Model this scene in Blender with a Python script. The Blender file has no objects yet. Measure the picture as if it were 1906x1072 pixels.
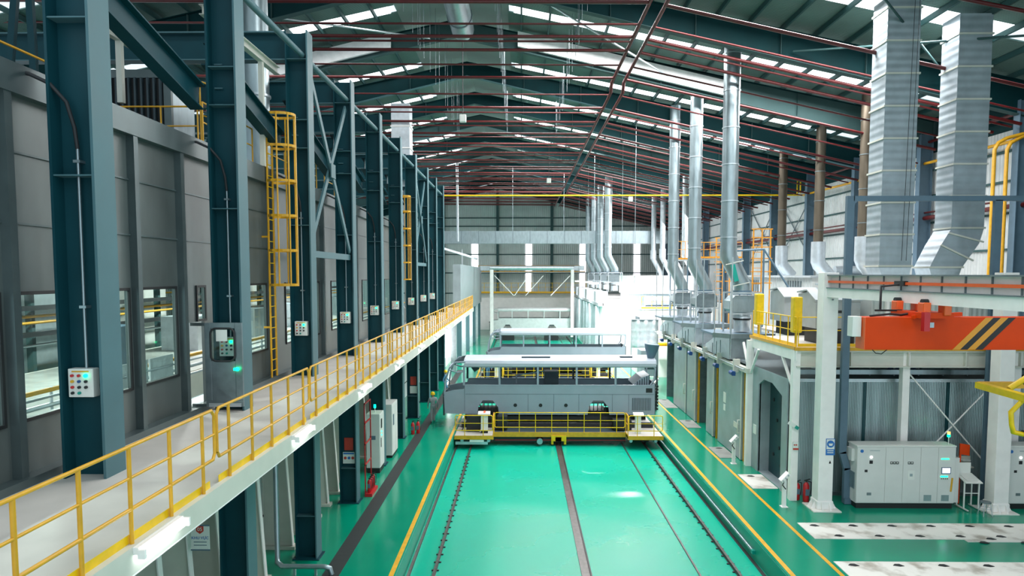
import bpy, bmesh, math, random
from mathutils import Vector, Matrix
S = bpy.context.scene
C = S.collection
random.seed(7)
PI = math.pi
# ---------------- camera ----------------
FP, CX, CY = 1270.0, 953.0, 595.0
pitch = math.atan(85/FP); yaw = math.atan(17/FP)/math.cos(pitch)
cd = bpy.data.cameras.new('camera'); cam = bpy.data.objects.new('camera', cd); C.objects.link(cam)
cd.sensor_fit = 'HORIZONTAL'; cd.sensor_width = 36; cd.lens = 36*FP/1906
cd.shift_y = (CY-536)/1906; cd.clip_end = 400; cd.clip_start = .05
cam.location = (0, 0, 8.5); cam.rotation_euler = (PI/2-pitch, 0, yaw)
S.camera = cam
# ---------------- world, light, exposure ----------------
S.view_settings.view_transform = 'Standard'; S.view_settings.look = 'None'
S.view_settings.exposure = 0.45; S.view_settings.gamma = 1; S.view_settings.use_curve_mapping = False
W = bpy.data.worlds.new('sky'); S.world = W; W.use_nodes = True
bg = W.node_tree.nodes['Background']; bg.inputs[0].default_value = (.78, .93, 1, 1); bg.inputs[1].default_value = .9
def area(name, loc, rot, sx, sy, power, col=(1, 1, 1)):
    l = bpy.data.lights.new(name, 'AREA'); l.shape = 'RECTANGLE'; l.size = sx; l.size_y = sy; l.energy = power; l.color = col
    o = bpy.data.objects.new(name, l); C.objects.link(o); o.location = loc; o.rotation_euler = rot; return o
# area lamps for the roof strips' daylight; nearest one added to brighten the foreground
for (y, x, sx, p) in ((14.2, 4, 14, 1000), (27.6, 12, 14, 1700), (36.05, 9, 18, 2000), (40.75, 7, 18, 2000), (49.9, 7, 20, 2500), (64.9, 7, 20, 2800), (79.9, 6, 20, 2200),
                      (35.0, -12, 10, 350), (57.4, -12, 10, 800), (79.9, -12, 10, 1200)):
    area('roof_daylight_fill', (x, y, 22.15-.212*abs(x+3.6)), (0, .209 if x > -3.6 else -.209, 0), sx, 1.2, p, (1, .99, .98))
# bright end of the hall: area lamp added to overexpose the far right
area('bay_fill', (16, 66, 13), (0, math.radians(50), 0), 8, 22, 1700, (1, .98, 1))
# ---------------- materials ----------------
M = {}
def mat(name, col, rough=.5, metal=0, var=.08, vs=3.0, bump=0, spec=.5, coat=0, emit=None, es=0, corr=None, stretch=None, dirt=None):
    m = bpy.data.materials.new(name); m.use_nodes = True; n = m.node_tree.nodes; L = m.node_tree.links
    b = n['Principled BSDF']; b.inputs['Roughness'].default_value = rough; b.inputs['Metallic'].default_value = metal
    b.inputs['Specular IOR Level'].default_value = spec; b.inputs['Coat Weight'].default_value = coat
    tc = n.new('ShaderNodeTexCoord'); mp = n.new('ShaderNodeMapping'); L.new(tc.outputs['Object'], mp.inputs[0])
    if stretch: mp.inputs['Scale'].default_value = stretch
    nz = n.new('ShaderNodeTexNoise'); nz.inputs['Scale'].default_value = vs; nz.inputs['Detail'].default_value = 4
    L.new(mp.outputs[0], nz.inputs['Vector'])
    cr = n.new('ShaderNodeValToRGB'); cr.color_ramp.elements[0].position = .3; cr.color_ramp.elements[1].position = .7
    cr.color_ramp.elements[0].color = tuple(c*(1-var) for c in col)+(1,)
    cr.color_ramp.elements[1].color = tuple(min(1, c*(1+var)) for c in col)+(1,)
    if dirt: cr.color_ramp.elements[0].color = dirt+(1,); cr.color_ramp.elements[0].position = .34; cr.color_ramp.elements[1].position = .5
    L.new(nz.outputs['Fac'], cr.inputs[0]); L.new(cr.outputs[0], b.inputs['Base Color'])
    mr = n.new('ShaderNodeMapRange'); mr.inputs['To Min'].default_value = max(0, rough-.08); mr.inputs['To Max'].default_value = min(1, rough+.1)
    L.new(nz.outputs['Fac'], mr.inputs['Value']); L.new(mr.outputs[0], b.inputs['Roughness'])
    if corr:   # corrugation: (axis, scale, strength)
        wv = n.new('ShaderNodeTexWave'); wv.bands_direction = corr[0]; wv.inputs['Scale'].default_value = corr[1]; wv.wave_profile = 'SIN'
        L.new(tc.outputs['Object'], wv.inputs['Vector'])
        bp = n.new('ShaderNodeBump'); bp.inputs['Strength'].default_value = corr[2]; bp.inputs['Distance'].default_value = .04
        L.new(wv.outputs['Fac'], bp.inputs['Height']); L.new(bp.outputs[0], b.inputs['Normal'])
    elif bump:
        bp = n.new('ShaderNodeBump'); bp.inputs['Strength'].default_value = bump; bp.inputs['Distance'].default_value = .02
        L.new(nz.outputs['Fac'], bp.inputs['Height']); L.new(bp.outputs[0], b.inputs['Normal'])
    if emit: b.inputs['Emission Color'].default_value = emit+(1,); b.inputs['Emission Strength'].default_value = es
    M[name] = m; return m
def glass(name, tint, gl=.08):
    m = bpy.data.materials.new(name); m.use_nodes = True; n = m.node_tree.nodes; L = m.node_tree.links; n.clear()
    o = n.new('ShaderNodeOutputMaterial'); t = n.new('ShaderNodeBsdfTransparent'); t.inputs[0].default_value = tint+(1,)
    g = n.new('ShaderNodeBsdfGlossy'); g.inputs['Roughness'].default_value = .04; lw = n.new('ShaderNodeLayerWeight'); lw.inputs[0].default_value = .3; pw = n.new('ShaderNodeMath'); pw.operation = 'POWER'; pw.inputs[1].default_value = 3
    L.new(lw.outputs['Facing'], pw.inputs[0]); f = n.new('ShaderNodeMath'); f.operation = 'MULTIPLY_ADD'; f.inputs[1].default_value = .5; f.inputs[2].default_value = .03; L.new(pw.outputs[0], f.inputs[0])
    x = n.new('ShaderNodeMixShader'); L.new(f.outputs[0], x.inputs[0]); L.new(t.outputs[0], x.inputs[1]); L.new(g.outputs[0], x.inputs[2]); L.new(x.outputs[0], o.inputs[0])
    M[name] = m
mat('green_floor', (.0, .27, .16), .17, 0, .06, .5, spec=.5)
mat('pit_floor', (.0, .44, .30), .26, 0, .03, .35, spec=.25)
mat('pit_wall', (.0, .30, .20), .35, 0, .08, 1.5)
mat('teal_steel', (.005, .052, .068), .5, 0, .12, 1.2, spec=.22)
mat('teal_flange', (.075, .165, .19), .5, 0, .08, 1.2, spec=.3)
mat('dark_teal', (.002, .030, .034), .6, 0, .15, 1.0, spec=.15)
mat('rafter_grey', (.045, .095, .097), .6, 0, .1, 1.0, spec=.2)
mat('roof_sheet', (.095, .17, .155), .55, 0, .15, .5, corr=('Y', 4, .5))
mat('purlin', (.03, .08, .08), .6, 0, .1, spec=.2)
mat('skylight', (.9, .92, .95), .5, emit=(.93, .96, 1), es=1.9)
mat('wall_light', (.9, .9, .95), .5, emit=(1, .93, 1), es=2.6)
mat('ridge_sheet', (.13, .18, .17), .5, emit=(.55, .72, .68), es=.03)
mat('booth_steel', (.125, .15, .148), .36, .35, .38, .55, stretch=(1, 1, .6))
mat('booth_frame', (.11, .145, .15), .35, .5, .12, 2)
mat('galv', (.35, .43, .46), .33, .75, .12, 5, stretch=(1, 1, .3))
mat('galv_light', (.56, .62, .66), .35, .6, .10, 4)
mat('galv_dark', (.20, .25, .27), .45, .6, .15, 4)
mat('duct_clad', (.36, .42, .46), .42, .25, .12, 2, corr=('Z', 1.1, .35))
mat('brown_pipe', (.11, .09, .065), .4, .45, .2, 3, stretch=(1, 1, .3))
mat('cladding', (.60, .64, .64), .45, .1, .08, 1, corr=('Y', 1.4, 1.0))
mat('cladding_x', (.50, .55, .54), .45, .15, .1, 1, corr=('X', 1.6, .5))
mat('end_clad', (.50, .57, .55), .5, .1, .1, .5, corr=('X', 1.0, .8))
mat('steel_panel', (.34, .42, .44), .30, .6, .25, 1.5, corr=('X', 5, .25), stretch=(2, 2, .15))
mat('door_steel', (.32, .385, .41), .38, .15, .15, 1.2)
mat('door_dark', (.006, .055, .066), .4, .2, .1, 2)
mat('booth_dark', (.02, .05, .055), .6)
mat('white_paint', (.93, .90, .88), .45, 0, .05, 2)
mat('cream_paint', (.62, .62, .55), .45, 0, .05, 2)
mat('cabinet', (.72, .73, .71), .4, 0, .03, 2)
mat('box_white', (.78, .80, .76), .45, 0, .03)
mat('yellow', (.70, .36, .015), .4, 0, .10, 6)
mat('yellow_bright', (.85, .55, .0), .4, 0, .1, 5)
mat('line_yellow', (.80, .42, .02), .35, 0, .15, 5)
mat('orange', (.70, .055, .003), .45, 0, .05, 2, spec=.2)
mat('orange_light', (.82, .12, .02), .4)
mat('amber', (.72, .30, .02), .4)
mat('red_pipe', (.09, .006, .007), .38, 0, .2, 4)
mat('red', (.50, .015, .02), .35)
mat('deck', (.56, .53, .49), .55, 0, .08, 1.6, bump=.05)
mat('plate_white', (.80, .78, .73), .4, 0, .08, 1.2, dirt=(.42, .38, .32))
mat('concrete', (.28, .29, .27), .6, 0, .2, 2)
mat('black', (.012, .014, .016), .5)
mat('rubber', (.02, .022, .025), .6)
mat('rail_steel', (.12, .11, .105), .35, .6, .35, 8)
mat('fan_grey', (.36, .40, .42), .55)
mat('bus_grey', (.30, .36, .43), .42, .1, .05, 1.2)
mat('bus_roof', (.44, .49, .56), .35, .1, .05, 1.2)
mat('bus_pale', (.62, .66, .66), .45)
mat('bus_dark', (.035, .06, .075), .6)
mat('blue_motor', (.01, .06, .22), .4)
mat('blue_sign', (.02, .16, .50), .5)
mat('sign_red', (.55, .05, .03), .5)
mat('grate', (.045, .055, .055), .55, 0, .2, 30, corr=('Y', 9, .9))
mat('teal_stripe', (.0, .30, .24), .4)
mat('blue_grey', (.10, .17, .23), .45)
mat('plastic_film', (.75, .80, .82), .25, 0, .12, 3, bump=.6)
mat('skin', (.48, .28, .19), .6); mat('grey_cloth', (.30, .34, .36), .8, 0, .15, 8, bump=.3)
mat('blue_cloth', (.08, .22, .38), .8, 0, .15, 8, bump=.3)
mat('lit_web_white', (.92, .93, .93), .5)
mat('tube_light', (1, 1, 1), .5, emit=(.95, .97, 1), es=12)
mat('lamp_green', (.0, .6, .2), .3, emit=(.0, 1, .35), es=5)
mat('lamp_white', (.9, .9, .9), .3, emit=(1, .95, .95), es=4)
mat('lamp_red', (.8, .05, .03), .3, emit=(1, .1, .05), es=1.5)
mat('lamp_amber', (.9, .45, .1), .3, emit=(1, .5, .1), es=2)
mat('screen', (.6, .6, .9), .2, emit=(.75, .75, 1), es=1.2)
glass('pane_glass', (.86, .95, .93))
# ---------------- mesh helpers ----------------
def V(*a): return Vector(a)
class MB:
    def __init__(s): s.v = []; s.f = []; s.sm = []
    def add(s, vs, fs, sm=False):
        o = len(s.v); s.v += [tuple(p) for p in vs]; s.f += [tuple(i+o for i in f) for f in fs]; s.sm += [sm]*len(fs); return s
    def box(s, x0, x1, y0, y1, z0, z1):
        return s.add([(x0, y0, z0), (x1, y0, z0), (x1, y1, z0), (x0, y1, z0), (x0, y0, z1), (x1, y0, z1), (x1, y1, z1), (x0, y1, z1)],
                     [(0, 3, 2, 1), (4, 5, 6, 7), (0, 1, 5, 4), (1, 2, 6, 5), (2, 3, 7, 6), (3, 0, 4, 7)])
    def bev(s, x0, x1, y0, y1, z0, z1, b=.02):
        o = V((x0+x1)/2, (y0+y1)/2, (z0+z1)/2); h = V((x1-x0)/2, (y1-y0)/2, (z1-z0)/2); bm = bmesh.new(); bmesh.ops.create_cube(bm, size=2)
        for v in bm.verts: v.co = V(o.x+v.co.x*h.x, o.y+v.co.y*h.y, o.z+v.co.z*h.z)
        bmesh.ops.bevel(bm, geom=bm.edges[:], offset=min(b, min(h)*.9), segments=2, affect='EDGES', profile=.5)
        bm.verts.index_update(); s.add([v.co.copy() for v in bm.verts], [[v.index for v in f.verts] for f in bm.faces]); bm.free(); return s
    def ob(s, p, q, w, h, up=(0, 0, 1), ow=0, oh=0):
        p = Vector(p); q = Vector(q); d = (q-p).normalized(); u = Vector(up)
        r = d.cross(u)
        if r.length < 1e-4: r = d.cross(V(1, 0, 0))
        r.normalize(); u = r.cross(d).normalized(); vs = []
        for e in (p, q):
            for a, b in ((-1, -1), (1, -1), (1, 1), (-1, 1)): vs.append(e+r*(ow+a*w/2)+u*(oh+b*h/2))
        return s.add(vs, [(0, 3, 2, 1), (4, 5, 6, 7), (0, 1, 5, 4), (1, 2, 6, 5), (2, 3, 7, 6), (3, 0, 4, 7)])
    def ibeam(s, p, q, depth, width, t=.02, up=(0, 0, 1)):
        s.ob(p, q, t, depth-2*t, up); s.ob(p, q, width, t, up, 0, depth/2-t/2); return s.ob(p, q, width, t, up, 0, -depth/2+t/2)
    def tube(s, pts, r, n=8, cap=True):
        pts = [Vector(p) for p in pts]; k = len(pts); rs = r if isinstance(r, (list, tuple)) else [r]*k
        d0 = (pts[1]-pts[0]).normalized(); a = d0.cross(V(0, 0, 1))
        if a.length < .01: a = d0.cross(V(0, 1, 0))
        a.normalize(); o = len(s.v); vs = []
        for i, p in enumerate(pts):
            d = ((pts[min(i+1, k-1)]-pts[i]).normalized()+(pts[i]-pts[max(i-1, 0)]).normalized())
            d = d.normalized() if d.length > 1e-6 else d0
            a = (a-d*a.dot(d)).normalized(); b = d.cross(a)
            din = (pts[i]-pts[i-1]).normalized() if i else d
            m = 1/max(.5, abs(d.dot(din)))
            for j in range(n):
                t = 2*PI*j/n; vs.append(p+(a*math.cos(t)+b*math.sin(t))*rs[i]*(m if 0 < i < k-1 else 1))
        fs = [(i*n+j, i*n+(j+1) % n, (i+1)*n+(j+1) % n, (i+1)*n+j) for i in range(k-1) for j in range(n)]
        s.add(vs, fs, True)
        if cap: s.add(vs[:n], [tuple(range(n-1, -1, -1))]); s.add(vs[-n:], [tuple(range(n))])
        return s
    def cyl(s, p, r, h, n=16, r2=None):
        return s.tube([p, (p[0], p[1], p[2]+h)], [r, r if r2 is None else r2], n)
    def prism(s, poly, axis, a, b):
        n = len(poly)
        def mk(u, v, w): return {'x': (w, u, v), 'y': (u, w, v), 'z': (u, v, w)}[axis]
        vs = [mk(u, v, a) for u, v in poly]+[mk(u, v, b) for u, v in poly]
        fs = [tuple(range(n)), tuple(range(2*n-1, n-1, -1))]+[(i, i+n, (i+1) % n+n, (i+1) % n) for i in range(n)]
        return s.add(vs, fs)
    def ball(s, p, r, n=10, sz=1):
        vs = []; fs = []; m = n//2
        for i in range(m+1):
            for j in range(n):
                t = PI*i/m; u = 2*PI*j/n; vs.append((p[0]+r*math.sin(t)*math.cos(u), p[1]+r*math.sin(t)*math.sin(u), p[2]+r*sz*math.cos(t)))
        for i in range(m):
            for j in range(n): fs.append((i*n+j, (i+1)*n+j, (i+1)*n+(j+1) % n, i*n+(j+1) % n))
        return s.add(vs, fs, True)
    def build(s, name, m, parent=None):
        off = V(0, 0, 0); o = parent
        while o: off += o.location; o = o.parent
        me = bpy.data.meshes.new(name); me.from_pydata([(x-off.x, y-off.y, z-off.z) for x, y, z in s.v], [], s.f)
        me.polygons.foreach_set('use_smooth', s.sm)
        me.materials.append(M[m]); me.validate()
        bm = bmesh.new(); bm.from_mesh(me); bmesh.ops.recalc_face_normals(bm, faces=bm.faces); bm.to_mesh(me); bm.free()
        o = bpy.data.objects.new(name, me); C.objects.link(o); o.parent = parent; return o
def tag(o, label, cat, group=None, kind=None):
    if kind: o['kind'] = kind
    if label: o['label'] = label
    if cat: o['category'] = cat
    if group: o['group'] = group
    return o
def thing(name, label, cat, loc=(0, 0, 0), group=None):
    o = bpy.data.objects.new(name, None); C.objects.link(o); o.location = loc; o.empty_display_size = .2
    return tag(o, label, cat, group)
def struct(name, mb, m, parent=None, label=None):
    o = mb.build(name, m, parent)
    if parent is None: o['kind'] = 'structure'; o['category'] = name.split('_')[0]; o['label'] = label or name.replace('_', ' ')
    return o
def copy_tree(o, parent=None, loc=None):
    c = o.copy(); C.objects.link(c); c.parent = parent
    if loc is not None: c.location = loc
    for ch in [x for x in bpy.data.objects if x.parent == o]: copy_tree(ch, c)
    return c
def relabel(c, label): c['label'] = label; return c
def text(name, s, size, loc, rot, m, parent, ex=.002):
    cu = bpy.data.curves.new(name, 'FONT'); cu.body = s; cu.size = size; cu.extrude = ex; cu.align_x = 'CENTER'; cu.align_y = 'CENTER'
    t = bpy.data.objects.new('tmp', cu); C.objects.link(t); dg = bpy.context.evaluated_depsgraph_get()
    me = bpy.data.meshes.new_from_object(t.evaluated_get(dg)); bpy.data.objects.remove(t)
    me.materials.clear(); me.materials.append(M[m]); o = bpy.data.objects.new(name, me); C.objects.link(o)
    off = V(0, 0, 0); p = parent
    while p: off += p.location; p = p.parent
    o.location = Vector(loc)-off; o.rotation_euler = rot; o.parent = parent; return o
ORD = ['first', 'second', 'third', 'fourth', 'fifth', 'sixth', 'seventh', 'eighth', 'ninth', 'tenth', 'eleventh', 'twelfth', 'thirteenth', 'fourteenth', 'fifteenth', 'sixteenth']
# =============== SETTING ===============
YE = 108.0; XW = 22.9; XL = -30.0
PX0, PX1, PD = -3.56, 7.55, -.7
struct('floor', MB().box(XL, PX0, -2, YE, -.9, 0).box(PX1, XW+.2, -2, YE, -.9, 0), 'green_floor', None, 'glossy green painted floor on both sides of the sunken transfer track')
struct('floor_pit', MB().box(PX0, PX1, -2, YE, -.9, PD), 'pit_floor', None, 'bright green sunken pit floor carrying the transfer rails')
struct('trim_1', MB().box(PX0, PX0+.02, -2, YE, PD, -.03).box(PX1-.02, PX1, -2, YE, PD, -.03), 'pit_wall', None, 'green side walls of the sunken track pit')
for i, (x0, x1, lb) in enumerate(((-3.74, -3.60, 'yellow floor line along the left edge of the track pit'), (7.62, 7.76, 'yellow floor line along the right edge of the track pit'), (9.02, 9.14, 'outer yellow floor line in front of the right booths'))):
    struct('trim_%d' % (i+2), MB().box(x0, x1, -2, 62, 0, .006), 'line_yellow', None, lb)
struct('trim_5', MB().box(-5.62, -5.14, -2, 60, 0, .012), 'grate', None, 'dark grated drain strip in the floor beside the left columns')
struct('trim_6', MB().box(7.38, 7.50, -2, 60, PD, PD+.012), 'black', None, 'black cable slot at the foot of the right pit wall')
# roof
def zt(x): return 22.75-.212*abs(x+3.6)
RX = -3.6
def slope(mb, x0, x1, y0, y1, dz, th=.05):
    a, b = zt(x0)+dz, zt(x1)+dz
    return mb.prism([(x0, a), (x1, b), (x1, b+th), (x0, a+th)], 'y', y0, y1)
sky = [(13.5, 14.9), (27.0, 28.2), (35.6, 36.5), (39.6, 41.9), (45.0, 45.9), (52.6, 53.5), (60.2, 61.0), (67.2, 68.6), (75.2, 76.0), (82.0, 83.8), (90, 91.5), (98, 99)]  # first strip is added out of view as the source of the near lamp
for side, x0, x1, nm in ((0, XL, RX-2.9, 'ceiling_left'), (1, RX+2.9, XW+.3, 'ceiling_right')):
    m = MB(); y = 8.0
    for a, b in sky: slope(m, x0, x1, y, a, 0); y = b
    slope(m, x0, x1, y, YE, 0)
    ce = struct(nm, m, 'roof_sheet', None, ('left' if side == 0 else 'right')+' slope of the dark ribbed metal roof')
    x = x0+.7
    while x < x1:
        MB().ob((x, 8, zt(x)-.13), (x, YE, zt(x)-.13), .09, .22).build('purlin', 'purlin', ce); x += 1.45
for i, (a, b) in enumerate(sky):
    m = MB(); slope(m, RX+3.2 if i != 3 else RX+3.0, 19.0, a, b, 0); slope(m, -17.0, RX-3.2, a, b, 0)
    struct('window_%d' % (i+1), m, 'skylight', None, 'translucent roof light strip, '+ORD[i]+' from the camera')
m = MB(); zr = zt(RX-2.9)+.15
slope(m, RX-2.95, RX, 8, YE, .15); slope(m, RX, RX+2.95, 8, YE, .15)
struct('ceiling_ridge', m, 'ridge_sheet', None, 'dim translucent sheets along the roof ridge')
# end wall
m = MB(); m.prism([(XL, 0), (XW, 0), (XW, zt(XW)), (RX, zt(RX)), (XL, zt(XL))], 'y', YE, YE+.1)
wf = struct('wall_far', m, 'end_clad', None, 'far end wall of vertically ribbed pale cladding')
for z in (3.2, 5.4, 8.6, 11.5, 13.4, 14.6, 15.9, 17.2): MB().box(-20, XW, YE-.14, YE, z, z+.16).build('girt', 'rafter_grey', wf)
for x in (-12.2, -3.7, 4.8, 13.2): MB().box(x-.2, x+.2, YE-.5, YE, 0, zt(x)-.2).build('wall_post', 'rafter_grey', wf)
for i, x in enumerate((-7.3, 1.2, 9.7, 18.2)):
    struct('window_%d' % (21+i), MB().box(x-.5, x+.5, YE-.06, YE-.01, 5.6 if i < 1 else 1.2, 15.2), 'wall_light', None, 'vertical translucent light strip in the far wall, '+ORD[i]+' from the left')
struct('wall_end_base', MB().box(-6.8, 10, 104, 104.2, 0, 5.6), 'white_paint', None, 'pale partition below the far gallery')
# right wall
m = MB(); m.box(XW, XW+.1, 32.5, YE, 0, 15.2)
wr = struct('wall_right', m, 'cladding', None, 'right side wall of pale ribbed cladding')
for z in (9.6, 11.3, 12.8, 14.2): MB().box(XW-.1, XW, 32.5, YE, z, z+.1).build('girt', 'rafter_grey', wr)
m = MB(); m.box(XW, XW+.1, 14, 32.5, 0, 17); m.box(XW, XW+.1, 32.5, YE, 15.2, 17.2)
struct('wall_right_upper', m, 'dark_teal', None, 'dark teal upper and near part of the right wall')  # near stretch coloured dark for the dimmer light on it
# ---------------- rafters ----------------
def rafter(y, i):
    r = thing('roof_rafter', 'dark teal steel roof rafter spanning the hall, '+ORD[i]+' from the camera', 'roof beam', (RX, y, 21), 'roof rafters')
    for x1, nm in ((XW-.1, 'right_arm'), (XL, 'left_arm')):
        sg = 1 if x1 > RX else -1; L_ = abs(x1-RX); zu = 21.62-.235*L_; ze = zt(x1)-.28
        m = MB(); m.prism([(RX, 21.62), (x1, zu), (x1, ze), (RX, zt(RX)-.28)], 'y', y-.012, y+.012)
        a = m.build('arm', 'dark_teal' if i not in (1, 4, 6, 8) else 'rafter_grey', r)  # second rafter in lighter grey: skylight brightness put into its colour
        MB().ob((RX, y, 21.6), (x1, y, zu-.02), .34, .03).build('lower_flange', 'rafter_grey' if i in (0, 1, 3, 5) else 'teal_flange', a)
        MB().ob((RX, y, zt(RX)-.26), (x1, y, ze+.02), .34, .03).build('upper_flange', 'dark_teal', a)
        for k in range(1, 7):
            x = RX+sg*L_*k/7; MB().box(x-.01, x+.01, y-.15, y+.15, 21.62-.235*L_*k/7, zt(x)-.3).build('stiffener', 'rafter_grey', a)
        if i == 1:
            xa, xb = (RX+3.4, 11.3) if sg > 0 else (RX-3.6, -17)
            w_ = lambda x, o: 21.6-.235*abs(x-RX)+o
            MB().prism([(xa, w_(xa, .18)), (xb, w_(xb, .18)), (xb, w_(xb, .98)), (xa, w_(xa, .98))], 'y', y-.35, y-.16).build('lit_web_overlay', 'skylight' if 0 else 'lit_web_white', a)  # white overlay on the web, standing in for skylight falling on it
    return r
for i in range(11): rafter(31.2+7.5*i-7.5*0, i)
# right wall columns, one for each rafter
for i in range(11):
    y = 31.2+7.5*i; c = thing('wall_column', 'dark steel column on the right wall under the roof rafter, '+ORD[i]+' from the camera', 'column', (XW-.5, y, 0), 'right wall columns')
    MB().ibeam((XW-.5, y, 0), (XW-.5, y, 16.2), .7, .4, .03, (1, 0, 0)).build('shaft', 'blue_grey', c)
    MB().box(XW-.9, XW-.06, y-.25, y+.25, 0, .05).build('base_plate', 'blue_grey', c)
# X bracing on right wall
for i, y in enumerate((53.7, 61.2, 38.7)):
    b = thing('wall_bracing', 'thin steel cross bracing on the right wall, '+('between the fourth and fifth columns', 'between the fifth and sixth columns', 'between the second and third columns')[i], 'bracing', (XW-.3, y, 9))
    MB().ob((XW-.12, y+.3, 9.5), (XW-.12, y+7.2, 14.8), .05, .09).build('brace_bar', 'galv_dark', b)
    MB().ob((XW-.19, y+.3, 14.8), (XW-.19, y+7.2, 9.5), .05, .09).build('brace_bar', 'galv_dark', b)
# purlin flybraces / roof diagonal rods
for i, (p, q) in enumerate((((1.2, 32, 20.8), (8, 38.2, 19.3)), ((-5, 38, 21.3), (-11, 32, 20.2)), ((12, 24, 18.2), (19, 31, 16.9)), ((19, 24, 16.7), (12, 31, 18.3)))):
    tag(MB().tube([p, q], .045, 8).build('roof_brace_rod', 'galv_light' if i < 2 else 'rafter_grey'), 'diagonal steel brace rod under the roof, '+('right of the ridge', 'left of the ridge', 'above the silver pipes, rising left', 'above the silver pipes, rising right')[i], 'brace')
# ridge duct
d = thing('ridge_duct', 'round silver duct running along the roof ridge', 'duct', (-3.3, 20, 21.3))
MB().tube([(-3.1, 14, 21.4), (-3.1, 37, 21.4)], .6, 18).build('duct_pipe', 'galv', d)
for k in range(5): MB().tube([(-3.1, 15+k*5, 21.4), (-3.1, 15.1+k*5, 21.4)], .65, 18).build('duct_band', 'galv_dark', d)
# =============== SPRINKLER PIPING ===============
sp = thing('sprinkler_piping', 'dark red sprinkler mains and branch pipes hanging below the roof', 'sprinkler pipes', (5, 20, 18))
XA, XB, ZM = 4.85, 5.5, 18.75
for x in (XA, XB):
    MB().tube([(x, 14, ZM), (x, 37.5, ZM), (x, 37.8, ZM-.45), (x, 100, ZM-.45)], .075, 8).build('main_pipe', 'red_pipe', sp)
ys = [26.6, 28.9, 30.4, 31.0, 32.2, 34.4, 36.6, 38.2]
y = 41.2
while y < 98: ys += [y, y+1.25]; y += 3.75
for k, y in enumerate(ys):
    z = ZM-(.45 if y > 37.6 else 0); r = .075 if k % 4 in (0, 2) else .045
    MB().tube([(-24, y, z+.25), (XA, y, z)], r, 7).build('branch_pipe', 'red_pipe', sp)
    MB().tube([(XB, y+.3, z), (XW-1.0, y+.3, z-.225*(XW-1-XB)), ], r, 7).build('branch_pipe', 'red_pipe', sp)
for k, y in enumerate(ys[:14]):
    for x in (-1.0, -4.5, 2.5): MB().tube([(x, y, ZM-.3), (x, y, zt(x)-.2)], .009, 4).build('hanger_rod', 'galv_dark', sp)
# long red pipes on the right
for i, (p, q, r, lb) in enumerate((((11.5, 24, 18.5), (23, 24.4, 16.4), .07, 'upper red pipe crossing in front of the two square ducts'),
                                   ((22.5, 31, 11.6), (22.5, 100, 11.6), .12, 'long red pipe running along the right wall'),
                                   ((22.5, 31, 11.9), (22.5, 100, 11.9), .05, 'thin red pipe running above the larger one on the right wall'),
                                   ((22.6, 30, 15.8), (22.6, 52, 15.8), .08, 'red pipe high on the right wall behind the square ducts'))):
    tag(MB().tube([p, q], r, 8).build('red_pipe', 'red_pipe'), lb, 'pipe')
g = thing('gas_pipe', 'yellow gas pipe along the right wall turning across the hall', 'pipe', (22.5, 55, 14.8))
MB().tube([(22.4, 31.9, 14.55), (22.4, 55, 14.75), (22.4, 55, 14.75), (-7, 55.2, 14.75)][:2], .08, 8).build('wall_run', 'yellow', g)
MB().tube([(22.4, 55, 14.75), (-14, 55, 14.75)], .06, 8).build('cross_run', 'yellow_bright', g)
for dx in (0, .45): MB().tube([(21.9-dx*.1, 55-dx*1.6, 14.8), (21.9-dx*.1, 55-dx*1.6, 17.2)], .06, 8).build('riser', 'yellow_bright', g)
g = thing('gas_pipe', 'two yellow gas pipes dropping down beside the right square duct', 'pipe', (21.6, 31, 6))
for dx in (0, .55): MB().tube([(21.0+dx, 31, 6), (21.0+dx, 31, 14.0), (21.15+dx, 31, 14.3), (21.5+dx, 31, 14.5), (23, 31.0, 14.9)], .08, 8).build('drop_pipe', 'yellow', g)
# =============== LEFT COLUMN ROW ===============
cy = [5, 10, 15, 20, 25, 30, 35, 40, 45, 49.5, 54]
near = {5: 'outside the left edge', 10: 'nearest the camera', 15: 'just past the open steel door', 20: 'just past the caged ladder', 25: 'at the far end of the nearer cross brace', 30: 'behind the beige cabinet', 35: 'just before the farther caged ladder', 40: 'just past the farther caged ladder', 45: 'at the far end of the farther cross brace', 49.5: 'last but one of the row', 54: 'last of the row'}
def col(y):
    c = thing('steel_column', 'tall teal steel column of the left row, '+near[y], 'column', (-6.4, y, 0), 'left column row')
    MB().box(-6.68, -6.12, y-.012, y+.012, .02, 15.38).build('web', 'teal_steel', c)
    MB().box(-6.12, -6.08, y-.25, y+.25, 0, 15.4).build('aisle_flange', 'teal_flange', c)  # paler than the web: light from the aisle put into the colour
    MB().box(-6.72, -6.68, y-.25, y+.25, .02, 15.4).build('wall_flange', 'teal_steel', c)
    for z in (1.3, 5.45, 9.9, 12.1, 12.9, 14.6):
        MB().box(-6.68, -6.12, y-.23, y+.23, z, z+.02).build('stiffener', 'teal_flange', c)
    MB().box(-6.8, -6.0, y-.32, y+.32, 0, .03).build('base_plate', 'teal_steel', c)
    # beam head going left
    h = MB().box(-16, -6.72, y-.012, y+.012, 14.62, 15.36).build('cross_beam', 'teal_steel', c)
    MB().box(-16, -6.72, y-.18, y+.18, 15.36, 15.4).build('upper_flange', 'teal_flange', h)
    MB().box(-16, -6.72, y-.18, y+.18, 14.6, 14.63).build('lower_flange', 'teal_flange', h)
    for z in (12.15, 12.5, 13.0): MB().tube([(-6.62, y-.05, z), (-6.45, y-.05, z)], .02, 6).build('bolt', 'teal_flange', c)
    return c
for y in cy[1:]: col(y)
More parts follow.
